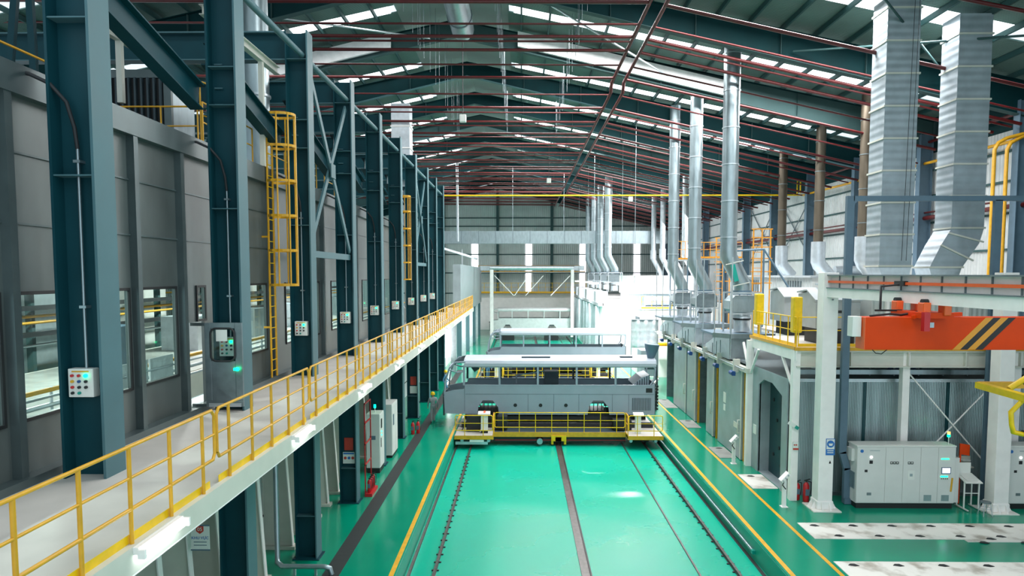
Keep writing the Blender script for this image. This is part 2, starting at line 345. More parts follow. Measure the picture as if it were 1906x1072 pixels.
for k, y in enumerate(cy[1:-1]):
    y2 = cy[k+2]
    t = thing('eave_strut', 'pale round tube strut between column tops, '+ORD[k]+' from the camera', 'strut', (-6.3, y, 14.7), 'tube struts between left columns')
    MB().tube([(-6.25, y+.03, 14.72), (-6.25, y2-.03, 14.72)], .085, 12).build('tube', 'teal_flange', t)
    b = thing('runway_beam', 'teal I-beam sloping behind the left columns, '+ORD[k]+' bay from the camera', 'beam', (-6.9, y, 12.5), 'sloping beams behind left columns')
    MB().ibeam((-6.9, y+.3, 13.35), (-6.9, y2-.25, 12.25), .55, .28, .03).build('beam', 'teal_steel', b)
# cross braces
for (y, y2, lb) in ((20, 25, 'between the third and fourth visible columns'), (40, 45, 'in the farther bay past the second caged ladder')):
    b = thing('cross_brace', 'pale steel X brace '+lb, 'bracing', (-6.2, y, 9))
    MB().ob((-6.2, y+.3, 14.4), (-6.2, y2-.3, 9.3), .06, .2).build('brace_bar', 'teal_flange', b)
    MB().ob((-6.28, y+.3, 9.3), (-6.28, y2-.3, 14.4), .06, .2).build('brace_bar', 'teal_flange', b)
    MB().box(-6.35, -6.2, y+.1, y2-.1, 9.0, 9.2).build('lower_tie', 'teal_flange', b)
    MB().ob((-6.15, (y+y2)/2-.25, 11.85), (-6.15, (y+y2)/2+.25, 11.85), .03, .45).build('gusset_plate', 'teal_flange', b)
# =============== LEFT ENCLOSURE WALL ===============
WX = -7.15
def wallbay(y0, y1, openings, muls, first):
    """openings: (ya, yb, za, zb)"""
    m = MB(); ys_ = sorted(set([y0, y1]+[o[0] for o in openings]+[o[1] for o in openings]))
    for a, b in zip(ys_, ys_[1:]):
        zz = sorted((o[2], o[3]) for o in openings if o[0] <= a and o[1] >= b); z = 5.5
        for c_, d_ in zz:
            if c_ > z: m.box(WX-.06, WX, a, b, z, c_)
            z = d_
        m.box(WX-.06, WX, a, b, z, 11.4)
    w = struct('wall_left_%d' % first, m, 'booth_steel', None, 'brushed steel enclosure wall on the walkway, '+ORD[first-1]+' bay from the camera')
    for z in (9.2, 10.2): MB().box(WX, WX+.03, y0, y1, z, z+.03).build('panel_joint', 'booth_frame', w)
    MB().box(WX-.06, WX+.16, y0, y1, 11.0, 11.42).build('top_beam', 'booth_frame', w)
    MB().box(WX, WX+.22, y0, y1, 5.5, 5.62).build('sill_beam', 'booth_frame', w)
    for y in muls: MB().box(WX, WX+.14, y-.07, y+.07, 5.5, 11.0).build('mullion', 'booth_frame', w)
    return w
def winpane(k, ya, yb, za=6.42, zb=8.2):
    w = struct('window_%d' % k, MB().box(WX, WX+.03, ya-.05, yb+.05, za-.05, za).box(WX, WX+.03, ya-.05, yb+.05, zb, zb+.05).box(WX, WX+.03, ya-.05, ya, za, zb).box(WX, WX+.03, yb, yb+.05, za, zb), 'black', None,
               'black framed glass window in the steel enclosure, '+ORD[k-31]+' from the camera')
    MB().box(WX-.04, WX-.03, ya, yb, za, zb).build('pane', 'pane_glass', w)
k = 31
bays = [(4.5, 10), (10, 15), (15, 20), (20, 25), (25, 30), (30, 35), (35, 40), (40, 45), (45, 49.5), (49.5, 54)]
for i, (a, b) in enumerate(bays):
    if i == 0: op = [(9.5, 10-.0 if False else 10.78, 6.42, 8.2)]
    L_ = b-a
    if i == 0:
        op = [(6.5, 9.2, 6.42, 8.2)]; mu = [9.4]
        wallbay(a, 9.55, op, mu, 1); winpane(k, 6.5, 9.2); k += 1; continue
    if i == 1:
        op = [(9.6, 10.78, 6.42, 8.2), (11.9, 12.3, 6.42, 8.2), (12.75, 14.0, 6.42, 8.2), (14.45, 15.25, 5.6, 7.45), (14.95, 15.3, 7.5, 8.2)]; mu = [12.5, 14.2]
        wallbay(9.55, 15.4, op, mu, 2)
        for o in (op[0], op[1], op[2], op[4]): winpane(k, *o); k += 1
        continue
    a2 = 15.4 if i == 2 else a
    o1 = (a2+.6, a+L_*.44, 6.42, 8.2); o2 = (a+L_*.56, b-1.0, 6.42, 8.2)
    wallbay(a2, b, [o1, o2], [a+L_*.5, b-.7], i+1)
    if k+1 < 46:
        winpane(k, *o1); winpane(k+1, *o2)
    k += 2
# interior behind the enclosure windows
inn = thing('process_tank', 'long pale treatment tank with pipes behind the enclosure windows', 'tank', (-12, 20, 0))
MB().box(-14.5, -9.6, 4, 60, 4.9, 5.6).build('tank_body', 'cream_paint', inn)
MB().box(-14.3, -9.8, 4.2, 59.8, 5.6, 5.62).build('liquid', 'concrete', inn)
for x, z in ((-9.4, 6.2), (-9.4, 5.9), (-15, 6.3), (-15, 7.2), (-15, 7.0), (-17.2, 7.6)):
    MB().tube([(x, 4, z), (x, 60, z)], .05, 6).build('pipe', ('yellow', 'galv_light')[int(x*10+z*10) % 2], inn)
for j in range(14):
    y = 6+j*3.7; MB().tube([(-9.4, y, 5.3), (-9.4, y, 6.25)], .03, 6).build('post', 'galv_light', inn)
    MB().box(-15.3, -15.1, y, y+.15, 4, 8.8).build('frame_post', 'rafter_grey', inn)
for j in range(8):
    y = 9+j*5.5; MB().box(-13.6, -12.2, y, y+1.6, 5.6, 6.9).build('machine_block', ('galv_light', 'galv', 'blue_grey')[j % 3], inn); MB().box(-16.8, -16.0, y+2, y+5, 5.0, 8.4).build('cabinet_block', ('galv_light', 'white_paint')[j % 2], inn)
for z in (6.6, 7.4, 7.9): MB().box(-14.9, -14.7, 4, 60, z, z+.14).build('dark_beam', 'black' if z < 7.5 else 'galv_dark', inn)
MB().box(-8.2, -7.3, 4, 54, 5.3, 5.4).build('inner_walkway', 'galv_light', inn)
for z in (6.0, 6.35): MB().tube([(-8.3, 4, z), (-8.3, 54, z)], .025, 6).build('inner_rail', 'galv_light', inn)
for j, y in enumerate((12.9, 14.0, 15.1)): MB().box(-8.36, -8.32, y, y+1.0, 5.5, 6.6).build('film_sheet', 'plastic_film', inn)
struct('wall_left_inner', MB().box(-18.1, -18, 2, 60, 3, 12), 'cladding', None, 'pale ribbed wall deep inside the steel enclosure')
struct('ceiling_enclosure', MB().box(-18, WX-.06, 4.5, 54, 11.3, 11.4), 'booth_frame', None, 'flat roof of the steel enclosure')
for j in range(5):
    t = thing('ceiling_lamp', 'fluorescent lamp inside the steel enclosure, '+ORD[j]+' from the camera', 'lamp', (-12, 9+j*9, 10), 'lamps inside enclosure')
    MB().box(-12.1, -11.9, 8.4+j*9, 9.6+j*9, 10.05, 10.12).build('housing', 'white_paint', t)
    MB().tube([(-12, 8.45+j*9, 10), (-12, 9.55+j*9, 10)], .04, 8).build('tube', 'tube_light', t)
    area('enclosure_lamp', (-12, 9+j*9, 9.9), (0, 0, 0), .4, 1.6, 480, (.95, 1, .95))
# open steel door
dr = struct('door_1', MB().bev(-6.85, -6.03, 14.60, 14.65, 5.62, 5.75, .01).bev(-6.85, -6.71, 14.60, 14.65, 5.75, 7.45, .01).bev(-6.19, -6.03, 14.60, 14.65, 5.75, 7.45, .01).box(-6.71, -6.19, 14.60, 14.65, 5.75, 6.62).box(-6.71, -6.19, 14.60, 14.65, 7.33, 7.45), 'galv_dark', None, 'open steel door with rounded window leading off the walkway')
def rrect(x0, x1, z0, z1, r, n=5):
    p = []
    for cx_, cz_, a0 in ((x1-r, z0+r, -90), (x1-r, z1-r, 0), (x0+r, z1-r, 90), (x0+r, z0+r, 180)):
        for i in range(n+1): a = math.radians(a0+90*i/n); p.append((cx_+r*math.cos(a), cz_+r*math.sin(a)))
    return p
gk = rrect(-6.71, -6.19, 6.62, 7.33, .12)
MB().tube([(x, 14.59, z) for x, z in gk]+[(gk[0][0], 14.59, gk[0][1])], .022, 6).build('window_gasket', 'rubber', dr)
MB().prism(gk, 'y', 14.62, 14.63).build('pane', 'pane_glass', dr)
MB().box(-6.59, -6.35, 14.59, 14.605, 7.05, 7.3).build('paper_notice', 'box_white', dr)
MB().cyl((-6.19, 14.57, 6.42), .03, .05).ball((-6.13, 14.55, 6.45), .045).build('handle', 'lamp_green', dr)
MB().box(-6.78, -6.08, 14.58, 14.60, 5.62, 5.7).build('kick_plate', 'galv_light', dr)
MB().box(-7.15, -6.85, 14.6, 14.64, 7.38, 7.45).build('hinge_arm', 'booth_frame', dr); MB().box(-7.15, -6.85, 14.6, 14.64, 5.62, 5.68).build('hinge_arm', 'booth_frame', dr)
# =============== CONTROL BOXES ON COLUMNS ===============
def cbox(y, i):
    b = thing('control_box', 'pale push button control box on the left column row, '+ORD[i]+' from the camera', 'control box', (-6.45, y-.1, 6.9), 'control boxes on left columns')
    f = y-.2; bb = MB().bev(-6.62, -6.25, f, f+.16, 6.7, 7.12, .012).build('case', 'box_white', b)
    MB().box(-6.56, -6.31, f-.004, f, 7.07, 7.09).build('label_strip', 'yellow', bb)
    cols = [('red', 'red', 'lamp_green'), ('yellow', 'blue_motor', 'black'), ('red', 'black', 'black'), ('black', 'teal_stripe', 'red')]
    for r_ in range(4):
        for c_ in range(3):
            if (r_, c_) == (3, 2): continue
            x = -6.55+c_*.1; z = 7.02-r_*.085
            MB().tube([(x, f, z), (x, f-.03, z)], .022 if c_ < 2 or r_ else .03, 8).build('button', cols[r_][c_], bb)
    MB().tube([(-6.4, f+.1, 7.12), (-6.4, f+.1, 10.3)], .022, 7).build('conduit', 'galv', b)
    MB().tube([(-6.4, f+.1, 10.3), (-6.42, f+.08, 10.6), (-6.5, f+.05, 10.95), (-6.7, f, 11.2), (-6.95, f-.05, 11.32), (-7.2, f-.05, 11.36)], .028, 8).build('hose', 'rubber', b)
    for z in (8, 10.1): MB().box(-6.45, -6.35, f+.06, f+.2, z, z+.04).build('clamp', 'galv', b)
for i, y in enumerate(cy[1:10]): cbox(y, i)
# =============== WALKWAY ===============
wk = thing('walkway', 'raised concrete walkway with white edge beam along the left columns', 'walkway', (-5.7, 2, 5.4))
MB().box(-7.15, -4.34, 1.5, 61, 5.38, 5.5).build('deck', 'deck', wk)
MB().box(-4.36, -4.26, 1.5, 61, 5.2, 5.51).build('edge_beam', 'cream_paint', wk)
MB().box(-4.5, -4.26, 1.5, 61, 5.18, 5.2).build('edge_flange', 'white_paint', wk)
for j in range(12): MB().box(-7.1, -4.36, 3+5*j, 3.1+5*j, 5.1, 5.38).build('cross_beam', 'white_paint', wk)
def railing(y0, y1, i):
    r = thing('walkway_railing', 'yellow tubular guard railing on the walkway edge, '+ORD[i]+' section from the camera', 'railing', (-4.32, y0, 5.5), 'walkway railing sections')
    x = -4.32; a, b = y0+.04, y1-.04
    MB().tube([(x, a, 5.98), (x, a, 6.52), (x, a+.08, 6.6), (x, b-.08, 6.6), (x, b, 6.52), (x, b, 5.98), (x, b-.06, 5.9), (x, a+.06, 5.9), (x, a, 5.98)], .022, 8, False).build('rail_loop', 'yellow', r)
    MB().tube([(x, a, 6.25), (x, b, 6.25)], .018, 8).build('mid_rail', 'yellow', r)
    for k in range(5):
        y = y0+.44+.86*k; MB().tube([(x, y, 5.5), (x, y, 6.59)], .024, 8).build('post', 'yellow', r)
    MB().box(x-.04, x-.032, a+.1, b-.1, 5.51, 5.61).build('toe_board', 'yellow_bright', r)
y = .9; i = 0
while y < 60: railing(y, y+4.28, i) if y > -3 else 0; y += 4.28; i += 1
# lamps on walkway edge
for i in range(9):
    y = 7.75+5.2*i
    t = thing('tube_lamp', 'glowing tube lamp on the walkway edge beam, '+ORD[i]+' from the camera', 'lamp', (-4.18, y, 5.4), 'tube lamps on walkway edge')
    MB().box(-4.27, -4.2, y-.5, y+.5, 5.42, 5.5).build('housing', 'white_paint', t)
    MB().tube([(-4.16, y-.48, 5.42), (-4.16, y+.48, 5.42)], .028, 10).build('tube', 'tube_light', t)
    MB().box(-4.2, -4.12, y-.52, y-.48, 5.38, 5.48).build('end_cap', 'white_paint', t); MB().box(-4.2, -4.12, y+.48, y+.52, 5.38, 5.48).build('end_cap', 'white_paint', t)
# ladders with cages
def ladder(Y, i):
    t = thing('caged_ladder', ('yellow caged ladder rising past the nearer enclosure roof', 'yellow caged ladder farther along the walkway')[i], 'ladder', (-6.9, Y, 5.5), 'caged ladders on the walkway')
    for dy in (-.2, .2): MB().ob((-6.95, Y+dy, 5.5), (-6.95, Y+dy, 12.9), .03, .07, (0, 1, 0)).build('stile', 'yellow', t)
    for k in range(24): MB().tube([(-6.95, Y-.2, 5.8+k*.3), (-6.95, Y+.2, 5.8+k*.3)], .014, 6).build('rung', 'yellow_bright', t)
    arc = [(-6.95+.38-.38*math.cos(a)+ .02, Y+.36*math.sin(a)) for a in [PI*(-1+k/6)+PI for k in range(0)]]
    pts = []
    for k in range(13):
        a = -PI*.5+PI*k/12; pts.append((-6.62+.40*math.cos(a), Y+.36*math.sin(a)))
    pts = [(-6.95, Y-.22), (-6.8, Y-.36)]+pts+[(-6.8, Y+.36), (-6.95, Y+.22)]
    for z in (8.2, 9.15, 10.1, 11.05, 12.0, 12.85):
        m = MB()
        for a, b in zip(pts, pts[1:]): m.ob((a[0], a[1], z), (b[0], b[1], z), .012, .07)
        m.build('cage_hoop', 'yellow', t)
    for k in (2, 5, 8, 11, 14): MB().box(pts[k][0]-.012, pts[k][0]+.012, pts[k][1]-.03, pts[k][1]+.03, 8.2, 12.88).build('cage_bar', 'yellow', t)
    for z in (7.0, 9.5): MB().box(-7.14, -6.95, Y-.22, Y-.18, z, z+.05).build('bracket', 'yellow', t)
ladder(19.0, 0); ladder(38.6, 1)
# railing on the roof of the enclosure
def rail_line(t, p, q, h, n, m='yellow', r=.022, toe=True):
    p = Vector(p); q = Vector(q); up = V(0, 0, h)
    MB().tube([p+up, q+up], r, 6).build('top_rail', m, t); MB().tube([p+up*.55, q+up*.55], r*.8, 6).build('mid_rail', m, t)
    for k in range(n+1):
        a = p+(q-p)*k/n; MB().tube([a, a+up], r, 6).build('post', m, t)
    if toe: MB().ob(p+V(0, 0, .06), q+V(0, 0, .06), .012, .12).build('toe_board', m, t)
for i, (a, b) in enumerate(((10, 14.5), (15.8, 18.7), (19.6, 24.5), (25.5, 29.5))):
    t = thing('roof_railing', 'yellow railing on top of the steel enclosure, '+ORD[i]+' run from the camera', 'railing', (-7.3, a, 11.4)); rail_line(t, (-8.8 if i == 0 else -7.3, a, 11.42), (-8.8 if i == 0 else -7.3, b, 11.42), 1.0, 3)
t = thing('roof_railing', 'yellow railing across the enclosure roof beside the dark louvred air unit', 'railing', (-9, 16, 11.4)); rail_line(t, (-10.2, 16.2, 11.42), (-7.6, 16.2, 11.42), 1.0, 3)
rail_line(t, (-7.9, 17.0, 11.42), (-7.6, 18.0, 11.42), 1.8, 1)
t = thing('air_handling_unit', 'grey framed air unit with dark louvres on top of the enclosure', 'air unit', (-9.4, 17.5, 11.4))
MB().box(-10.3, -8.62, 17.05, 18.2, 11.42, 13.45).build('casing', 'galv', t)
MB().box(-10.2, -8.72, 17.0, 17.05, 11.5, 13.3).build('opening', 'black', t)
for x0, x1, z0, z1 in ((-10.35, -8.6, 13.3, 13.5), (-10.35, -8.6, 11.42, 11.55), (-10.35, -10.18, 11.42, 13.5), (-8.78, -8.6, 11.42, 13.5)): MB().box(x0, x1, 16.96, 17.06, z0, z1).build('frame', 'booth_frame', t)
for k in range(9): MB().box(-10.1+k*.155, -10.06+k*.155, 16.9, 17.0, 11.5, 13.3).build('louvre', 'bus_dark', t)
t = thing('monorail_beam', 'cream monorail beam with hanger above the louvred air unit', 'beam', (-8.5, 14, 14)); MB().ibeam((-8.9, 12, 13.75), (-8.9, 17.3, 13.75), .22, .14, .02).build('beam', 'cream_paint', t); MB().box(-8.96, -8.84, 15.3, 15.42, 12.3, 13.64).build('hanger', 'cream_paint', t)
t = thing('monorail_beam', 'cream monorail beam with hanger beside the caged ladder top', 'beam', (-7.0, 17, 14.9)); MB().ibeam((-7.0, 15.3, 14.3), (-7.0, 19.9, 14.3), .22, .16, .02).build('beam', 'cream_paint', t); MB().box(-7.06, -6.94, 18.6, 18.72, 11.42, 14.2).build('hanger', 'cream_paint', t)
for i, (p, q) in enumerate((((-11.3, 15, 11.42), (-10.9, 15, 14.6)), ((-10.55, 15, 11.42), (-10.6, 15, 14.6)), ((-9.5, 15, 11.42), (-10.3, 15, 14.6)))):
    tag(MB().ob(p, q, .1, .14).build('steel_strut', 'teal_steel'), 'slanting teal strut at the upper left above the enclosure, '+ORD[i]+' from the left', 'strut')
# silver round duct and square duct behind the columns on the enclosure roof
t = thing('exhaust_duct', 'round silver duct rising behind the left columns', 'duct', (-9.3, 24, 11.4)); MB().tube([(-9.2, 24, 11.4), (-9.2, 24, 19.6)], .45, 16).build('pipe', 'galv', t)
MB().tube([(-9.2, 24, 14.6), (-9.2, 24, 14.68)], .5, 16).build('band', 'galv_light', t)
t = thing('square_duct', 'square silver duct rising behind the far left columns', 'duct', (-8, 46, 11)); MB().box(-8.5, -7.3, 45.2, 46.4, 11.4, 19.6).build('shaft', 'galv_light', t)
for k in range(5): MB().box(-8.55, -7.25, 45.15, 46.45, 12.5+k*1.4, 12.58+k*1.4).build('band', 'white_paint', t)
tag(MB().tube([(-7.2, 78, 12.2), (-7.25, 78, 21.6)], .13, 8).build('drain_pipe', 'galv_light'), 'long pale pipe hanging from the roof near the far wall', 'pipe')
# =============== BELOW THE WALKWAY ===============
m = MB(); m.box(-8.1, -8.0, 2, 62, 0, 5.35)
wl = struct('wall_left_lower', m, 'cladding', None, 'ribbed pale wall below the walkway')
for z in (1.0, 2.6, 4.2): MB().box(-8.0, -7.97, 2, 62, z, z+.05).build('joint', 'black', wl)
RIB = ['nearest the camera'] + [ORD[k]+' from the camera' for k in range(1, 16)] + ['sixteenth from the camera', 'last but two of the row', 'last but one of the row', 'last of the row']
for i, y in enumerate((9.1, 10.6, 11.8, 13.2, 14.4, 15.8, 17.0, 18.35, 20.6, 21.8, 23.2, 24.5, 25.9, 27.4, 28.3, 31.0, 32.4, 33.8, 36.6, 38.4)):
    t = thing('raking_rib', 'white tapered steel rib below the walkway, '+(RIB[i] if i != 16 else 'just past the beige cabinets'), 'rib', (-7.4, y, 0), 'white ribs below the walkway')
    MB().prism([(-7.98, .1), (-7.08, .1), (-7.38, 5.1), (-7.98, 5.1)], 'y', y-.012, y+.012).build('web', 'cream_paint', t)
    MB().ob((-7.08, y, .1), (-7.38, y, 5.1), .16, .03, (1, 0, 0)).build('flange', 'white_paint', t)
    MB().box(-7.98, -6.98, y-.15, y+.15, 0, .1).build('foot', 'cream_paint', t)
    for z in (.9, 1.9, 2.9, 3.9): MB().box(-7.6, -7.3, y+.02, y+.3, z, z+.03).build('stub_bracket', 'galv_dark', t)
t = thing('drain_pipe', 'grey drain pipe bending out over the floor below the walkway', 'pipe', (-6.9, 18.9, 0))
MB().tube([(-6.95, 18.9, 5.1), (-6.95, 18.9, .5), (-6.92, 18.8, .33), (-6.75, 18.7, .25), (-5.55, 18.7, .25), (-5.4, 18.7, .2), (-5.35, 18.7, .02)], .07, 12).build('pipe', 'galv', t)
for x in (-6.4, -5.8): MB().box(x-.03, x+.03, 18.66, 18.74, 0, .2).build('support', 'galv', t)
# sign boards
def board(name, label, x, y, z, w, h, face='y'):
    t = thing(name, label, 'sign', (x, y, z)); return t
t = thing('sign_board', 'small white sign with a red tab numbered 05 below the walkway', 'sign', (-6.9, 14.1, 2.9))
for (y, sx) in ((14.28, 0),):
    MB().prism([(-7.12, 2.55), (-6.72, 2.55), (-6.72, 3.1), (-7.12, 3.1)], 'y', y, y+.02).build('board', 'box_white', t)
    MB().box(-7.13, -6.71, y-.004, y, 3.08, 3.11).build('frame', 'blue_grey', t); MB().box(-7.13, -6.71, y-.004, y, 2.54, 2.57).build('frame', 'blue_grey', t)
    MB().prism([(-7.00, 3.08), (-7.00, 2.97), (-6.92, 2.91), (-6.84, 2.97), (-6.84, 3.08)], 'y', y-.006, y).build('red_tab', 'sign_red', t)
    text('number', '05', .11, (-6.92, y-.008, 3.01), (PI/2, 0, 0), 'box_white', t)
    text('lettering', 'KHU VỰC', .085, (-6.92, y-.004, 2.82), (PI/2, 0, 0), 'blue_sign', t)
    for z in (2.73, 2.66): MB().box(-7.06, -6.78, y-.004, y, z-.008, z+.008).build('text_line', 'blue_grey', t)
t = thing('column_notice', 'red notice above a white pictogram sheet on the fourth visible column', 'sign', (-6.4, 24.9, 1.9))
MB().box(-6.58, -6.25, 24.95, 24.98, 1.95, 2.42).build('red_notice', 'sign_red', t)
MB().box(-6.64, -6.2, 24.95, 24.98, 1.45, 1.88).build('sheet', 'box_white', t); MB().box(-6.62, -6.22, 24.945, 24.95, 1.8, 1.86).build('heading', 'blue_sign', t)
for k in range(3): MB().tube([(-6.55+k*.14, 24.95, 1.66), (-6.55+k*.14, 24.94, 1.66)], .055, 10).build('pictogram', ('sign_red', 'blue_sign', 'sign_red')[k], t)
t = thing('column_notice', 'red notice above a white sheet on a farther left column', 'sign', (-6.4, 39.9, 1.9))
MB().box(-6.55, -6.2, 39.95, 39.98, 1.95, 2.45).build('red_notice', 'sign_red', t); MB().box(-6.58, -6.15, 39.95, 39.98, 1.45, 1.88).build('sheet', 'box_white', t)
# cabinets left
t = thing('electrical_cabinet', 'tall beige electrical cabinet with a green beacon below the walkway', 'cabinet', (-6.3, 28.9, 0))
MB().bev(-6.6, -6.02, 28.6, 29.5, .22, 2.55, .015).build('body', 'cabinet', t); MB().box(-6.58, -6.04, 28.62, 29.48, 0, .22).build('plinth', 'black', t)
MB().box(-6.45, -6.2, 28.585, 28.6, 1.45, 1.62).build('label_plate', 'blue_grey', t)
MB().box(-6.02, -6.005, 28.66, 29.44, .3, 2.5).build('door', 'cabinet', t); MB().box(-6.005, -5.99, 28.8, 29.0, 1.9, 2.3).build('display', 'black', t); MB().box(-6.005, -5.985, 28.75, 28.8, 1.1, 1.5).build('handle', 'black', t)
for z in (1.6, 1.75): MB().tube([(-6.005, 28.9, z), (-5.98, 28.9, z)], .03, 8).build('lamp', 'lamp_green', t)
MB().cyl((-6.3, 29, 2.55), .015, .2, 8).build('beacon_pole', 'white_paint', t); MB().cyl((-6.3, 29, 2.75), .05, .14, 10).build('beacon', 'lamp_green', t)
t = thing('electrical_cabinet', 'second beige cabinet just beyond the first below the walkway', 'cabinet', (-6.3, 32, 0))
MB().bev(-6.5, -5.95, 31.0, 32.4, .12, 2.5, .015).build('body', 'cabinet', t); MB().box(-6.48, -5.97, 31.05, 32.35, 0, .12).build('plinth', 'black', t); MB().box(-5.95, -5.94, 31.1, 31.7, .2, 2.4).box(-5.95, -5.94, 31.74, 32.3, .2, 2.4).build('door', 'cabinet', t); MB().box(-5.94, -5.92, 31.2, 31.4, 1.5, 2).build('display', 'blue_grey', t)
# fire extinguishers
def extinguisher(x, y, z, label, grp=None, s=1.0):
    t = thing('fire_extinguisher', label, 'fire extinguisher', (x, y, z), grp)
    MB().tube([(x, y, z), (x, y, z+.03*s), (x, y, z+.42*s), (x, y, z+.47*s), (x, y, z+.5*s)], [.06*s, .075*s, .075*s, .05*s, .025*s], 12).build('cylinder', 'red', t)
    MB().box(x-.045*s, x+.045*s, y-.078*s, y-.07*s, z+.18*s, z+.34*s).build('label_sticker', 'blue_grey', t)
    MB().ob((x-.05*s, y, z+.54*s), (x+.09*s, y, z+.58*s), .03*s, .02*s).cyl((x, y, z+.5*s), .02*s, .05*s, 8).build('valve', 'black', t)
    MB().tube([(x+.02*s, y, z+.53*s), (x+.12*s, y, z+.5*s), (x+.12*s, y, z+.3*s), (x+.1*s, y, z+.15*s)], .012*s, 6).build('hose', 'rubber', t)
def ext_rack(x, y, label, n):
    t = thing('extinguisher_rack', label, 'rack', (x, y, 0))
    MB().box(x-.12, x+.16, y-.1, y+n*.24, 0, .12).build('tray', 'red', t)
    for yy in (y-.08, y+n*.24-.03): MB().box(x-.12, x-.08, yy, yy+.04, .12, 3.6).build('upright', 'red', t)
    for z in (1.2, 2.0, 2.8, 3.55): MB().box(x-.12, x-.08, y-.08, y+n*.24, z, z+.05).build('crossbar', 'red', t)
ext_rack(-5.85, 25.6, 'red fire equipment rack beside the column with the notices', 4)
for k in range(4): extinguisher(-5.83, 25.68+k*.23, .125, 'red fire extinguisher in the rack below the walkway, '+ORD[k]+' from the camera', 'extinguishers in the rack')
extinguisher(-5.75, 35.7, 0, 'red fire extinguisher on the floor past the beige cabinets, left one', None, 1.3); extinguisher(-5.5, 35.9, 0, 'red fire extinguisher on the floor past the beige cabinets, right one', None, 1.3)
extinguisher(10.35+.3, 25.15, 0, 'red fire extinguisher between the white posts on the right, larger one', None, 1.5); extinguisher(10.42, 25.4, 0, 'red fire extinguisher between the white posts on the right, one half hidden behind the other', None, 1.3)
# far part of the left side
struct('wall_left_far', MB().box(-6.3, -5.6, 63, 96, 4.6, 9.4), 'door_steel', None, 'grey panelled upper wall beyond the end of the walkway')
for i in range(8):
    y = 60+5*i; t = tag(MB().box(-6.2, -5.7, y-.2, y+.2, 0, 4.6).build('pillar', 'teal_flange' if i % 2 else 'galv_light'), 'far left pillar under the grey panelled wall, '+ORD[i]+' beyond the walkway', 'pillar', 'far left pillars')
struct('wall_left_far_lower', MB().box(-7.0, -6.9, 62, 100, 0, 4.6), 'white_paint', None, 'bright wall behind the far left pillars')
for i in range(4):
    y = 57+6*i; t = thing('tube_lamp', 'bright lamp in the far left bays, '+ORD[i]+' from the camera', 'lamp', (-5.5, y, 4.3), 'far left lamps'); MB().box(-6.9, -6.6, y+2.6, y+2.8, 4.0, 4.2).build('bracket', 'galv', t); MB().box(-6.6, -6.4, y+2, y+3.4, 1.2, 4.3).build('tube', 'tube_light' if 0 else 'lamp_white', t)
tag(MB().tube([(-7.0, 60.5, 4.5), (-7.0, 60.5, 10.6), (-7.4, 60.5, 10.9)], .12, 8).build('red_pipe', 'red_pipe'), 'vertical red pipe standing beyond the last left column', 'pipe')
# =============== RAILS IN THE PIT ===============
def rail(x, w, h, label, clips=True, m='rail_steel'):
    t = thing('track_rail', label, 'rail', (x, 0, PD), 'track rails in the pit')
    MB().box(x-w/2, x+w/2, 2, 100, PD, PD+h*.3).box(x-w/5, x+w/5, 2, 100, PD+h*.3, PD+h*.75).box(x-w/2.6, x+w/2.6, 2, 100, PD+h*.75, PD+h).build('rail', m, t)
    if clips:
        y = 14.0
        while y < 34: MB().box(x-w/2-.07, x+w/2+.07, y-.025, y+.025, PD, PD+.035).build('rail_clip', 'black', t); y += .6
rail(-2.66, .09, .11, 'thin steel rail near the left side of the pit'); rail(6.66, .1, .11, 'steel rail near the right side of the pit')
rail(5.48, .07, .03, 'flush dark slot rail right of the pit centre', False); rail(-3.44, .1, .06, 'dark rail at the foot of the left pit wall', False)
t = thing('centre_track', 'broad brown steel plate track along the middle of the pit', 'rail', (2, 0, PD))
MB().box(1.86, 2.12, 2, 100, PD, PD+.03).build('plate', 'rail_steel', t); MB().box(2.12, 2.17, 2, 100, PD, PD+.06).build('edge_rail', 'black', t)
t = thing('cable_tube', 'silver tube lying along the foot of the right pit wall', 'tube', (7.5, 20, -.3)); MB().tube([(7.49, 21.6, -.42), (7.49, 60, -.42)], .05, 10).build('tube', 'galv', t); MB().box(7.42, 7.53, 21.45, 21.6, -.48, -.36).build('end_cap', 'teal_stripe', t)
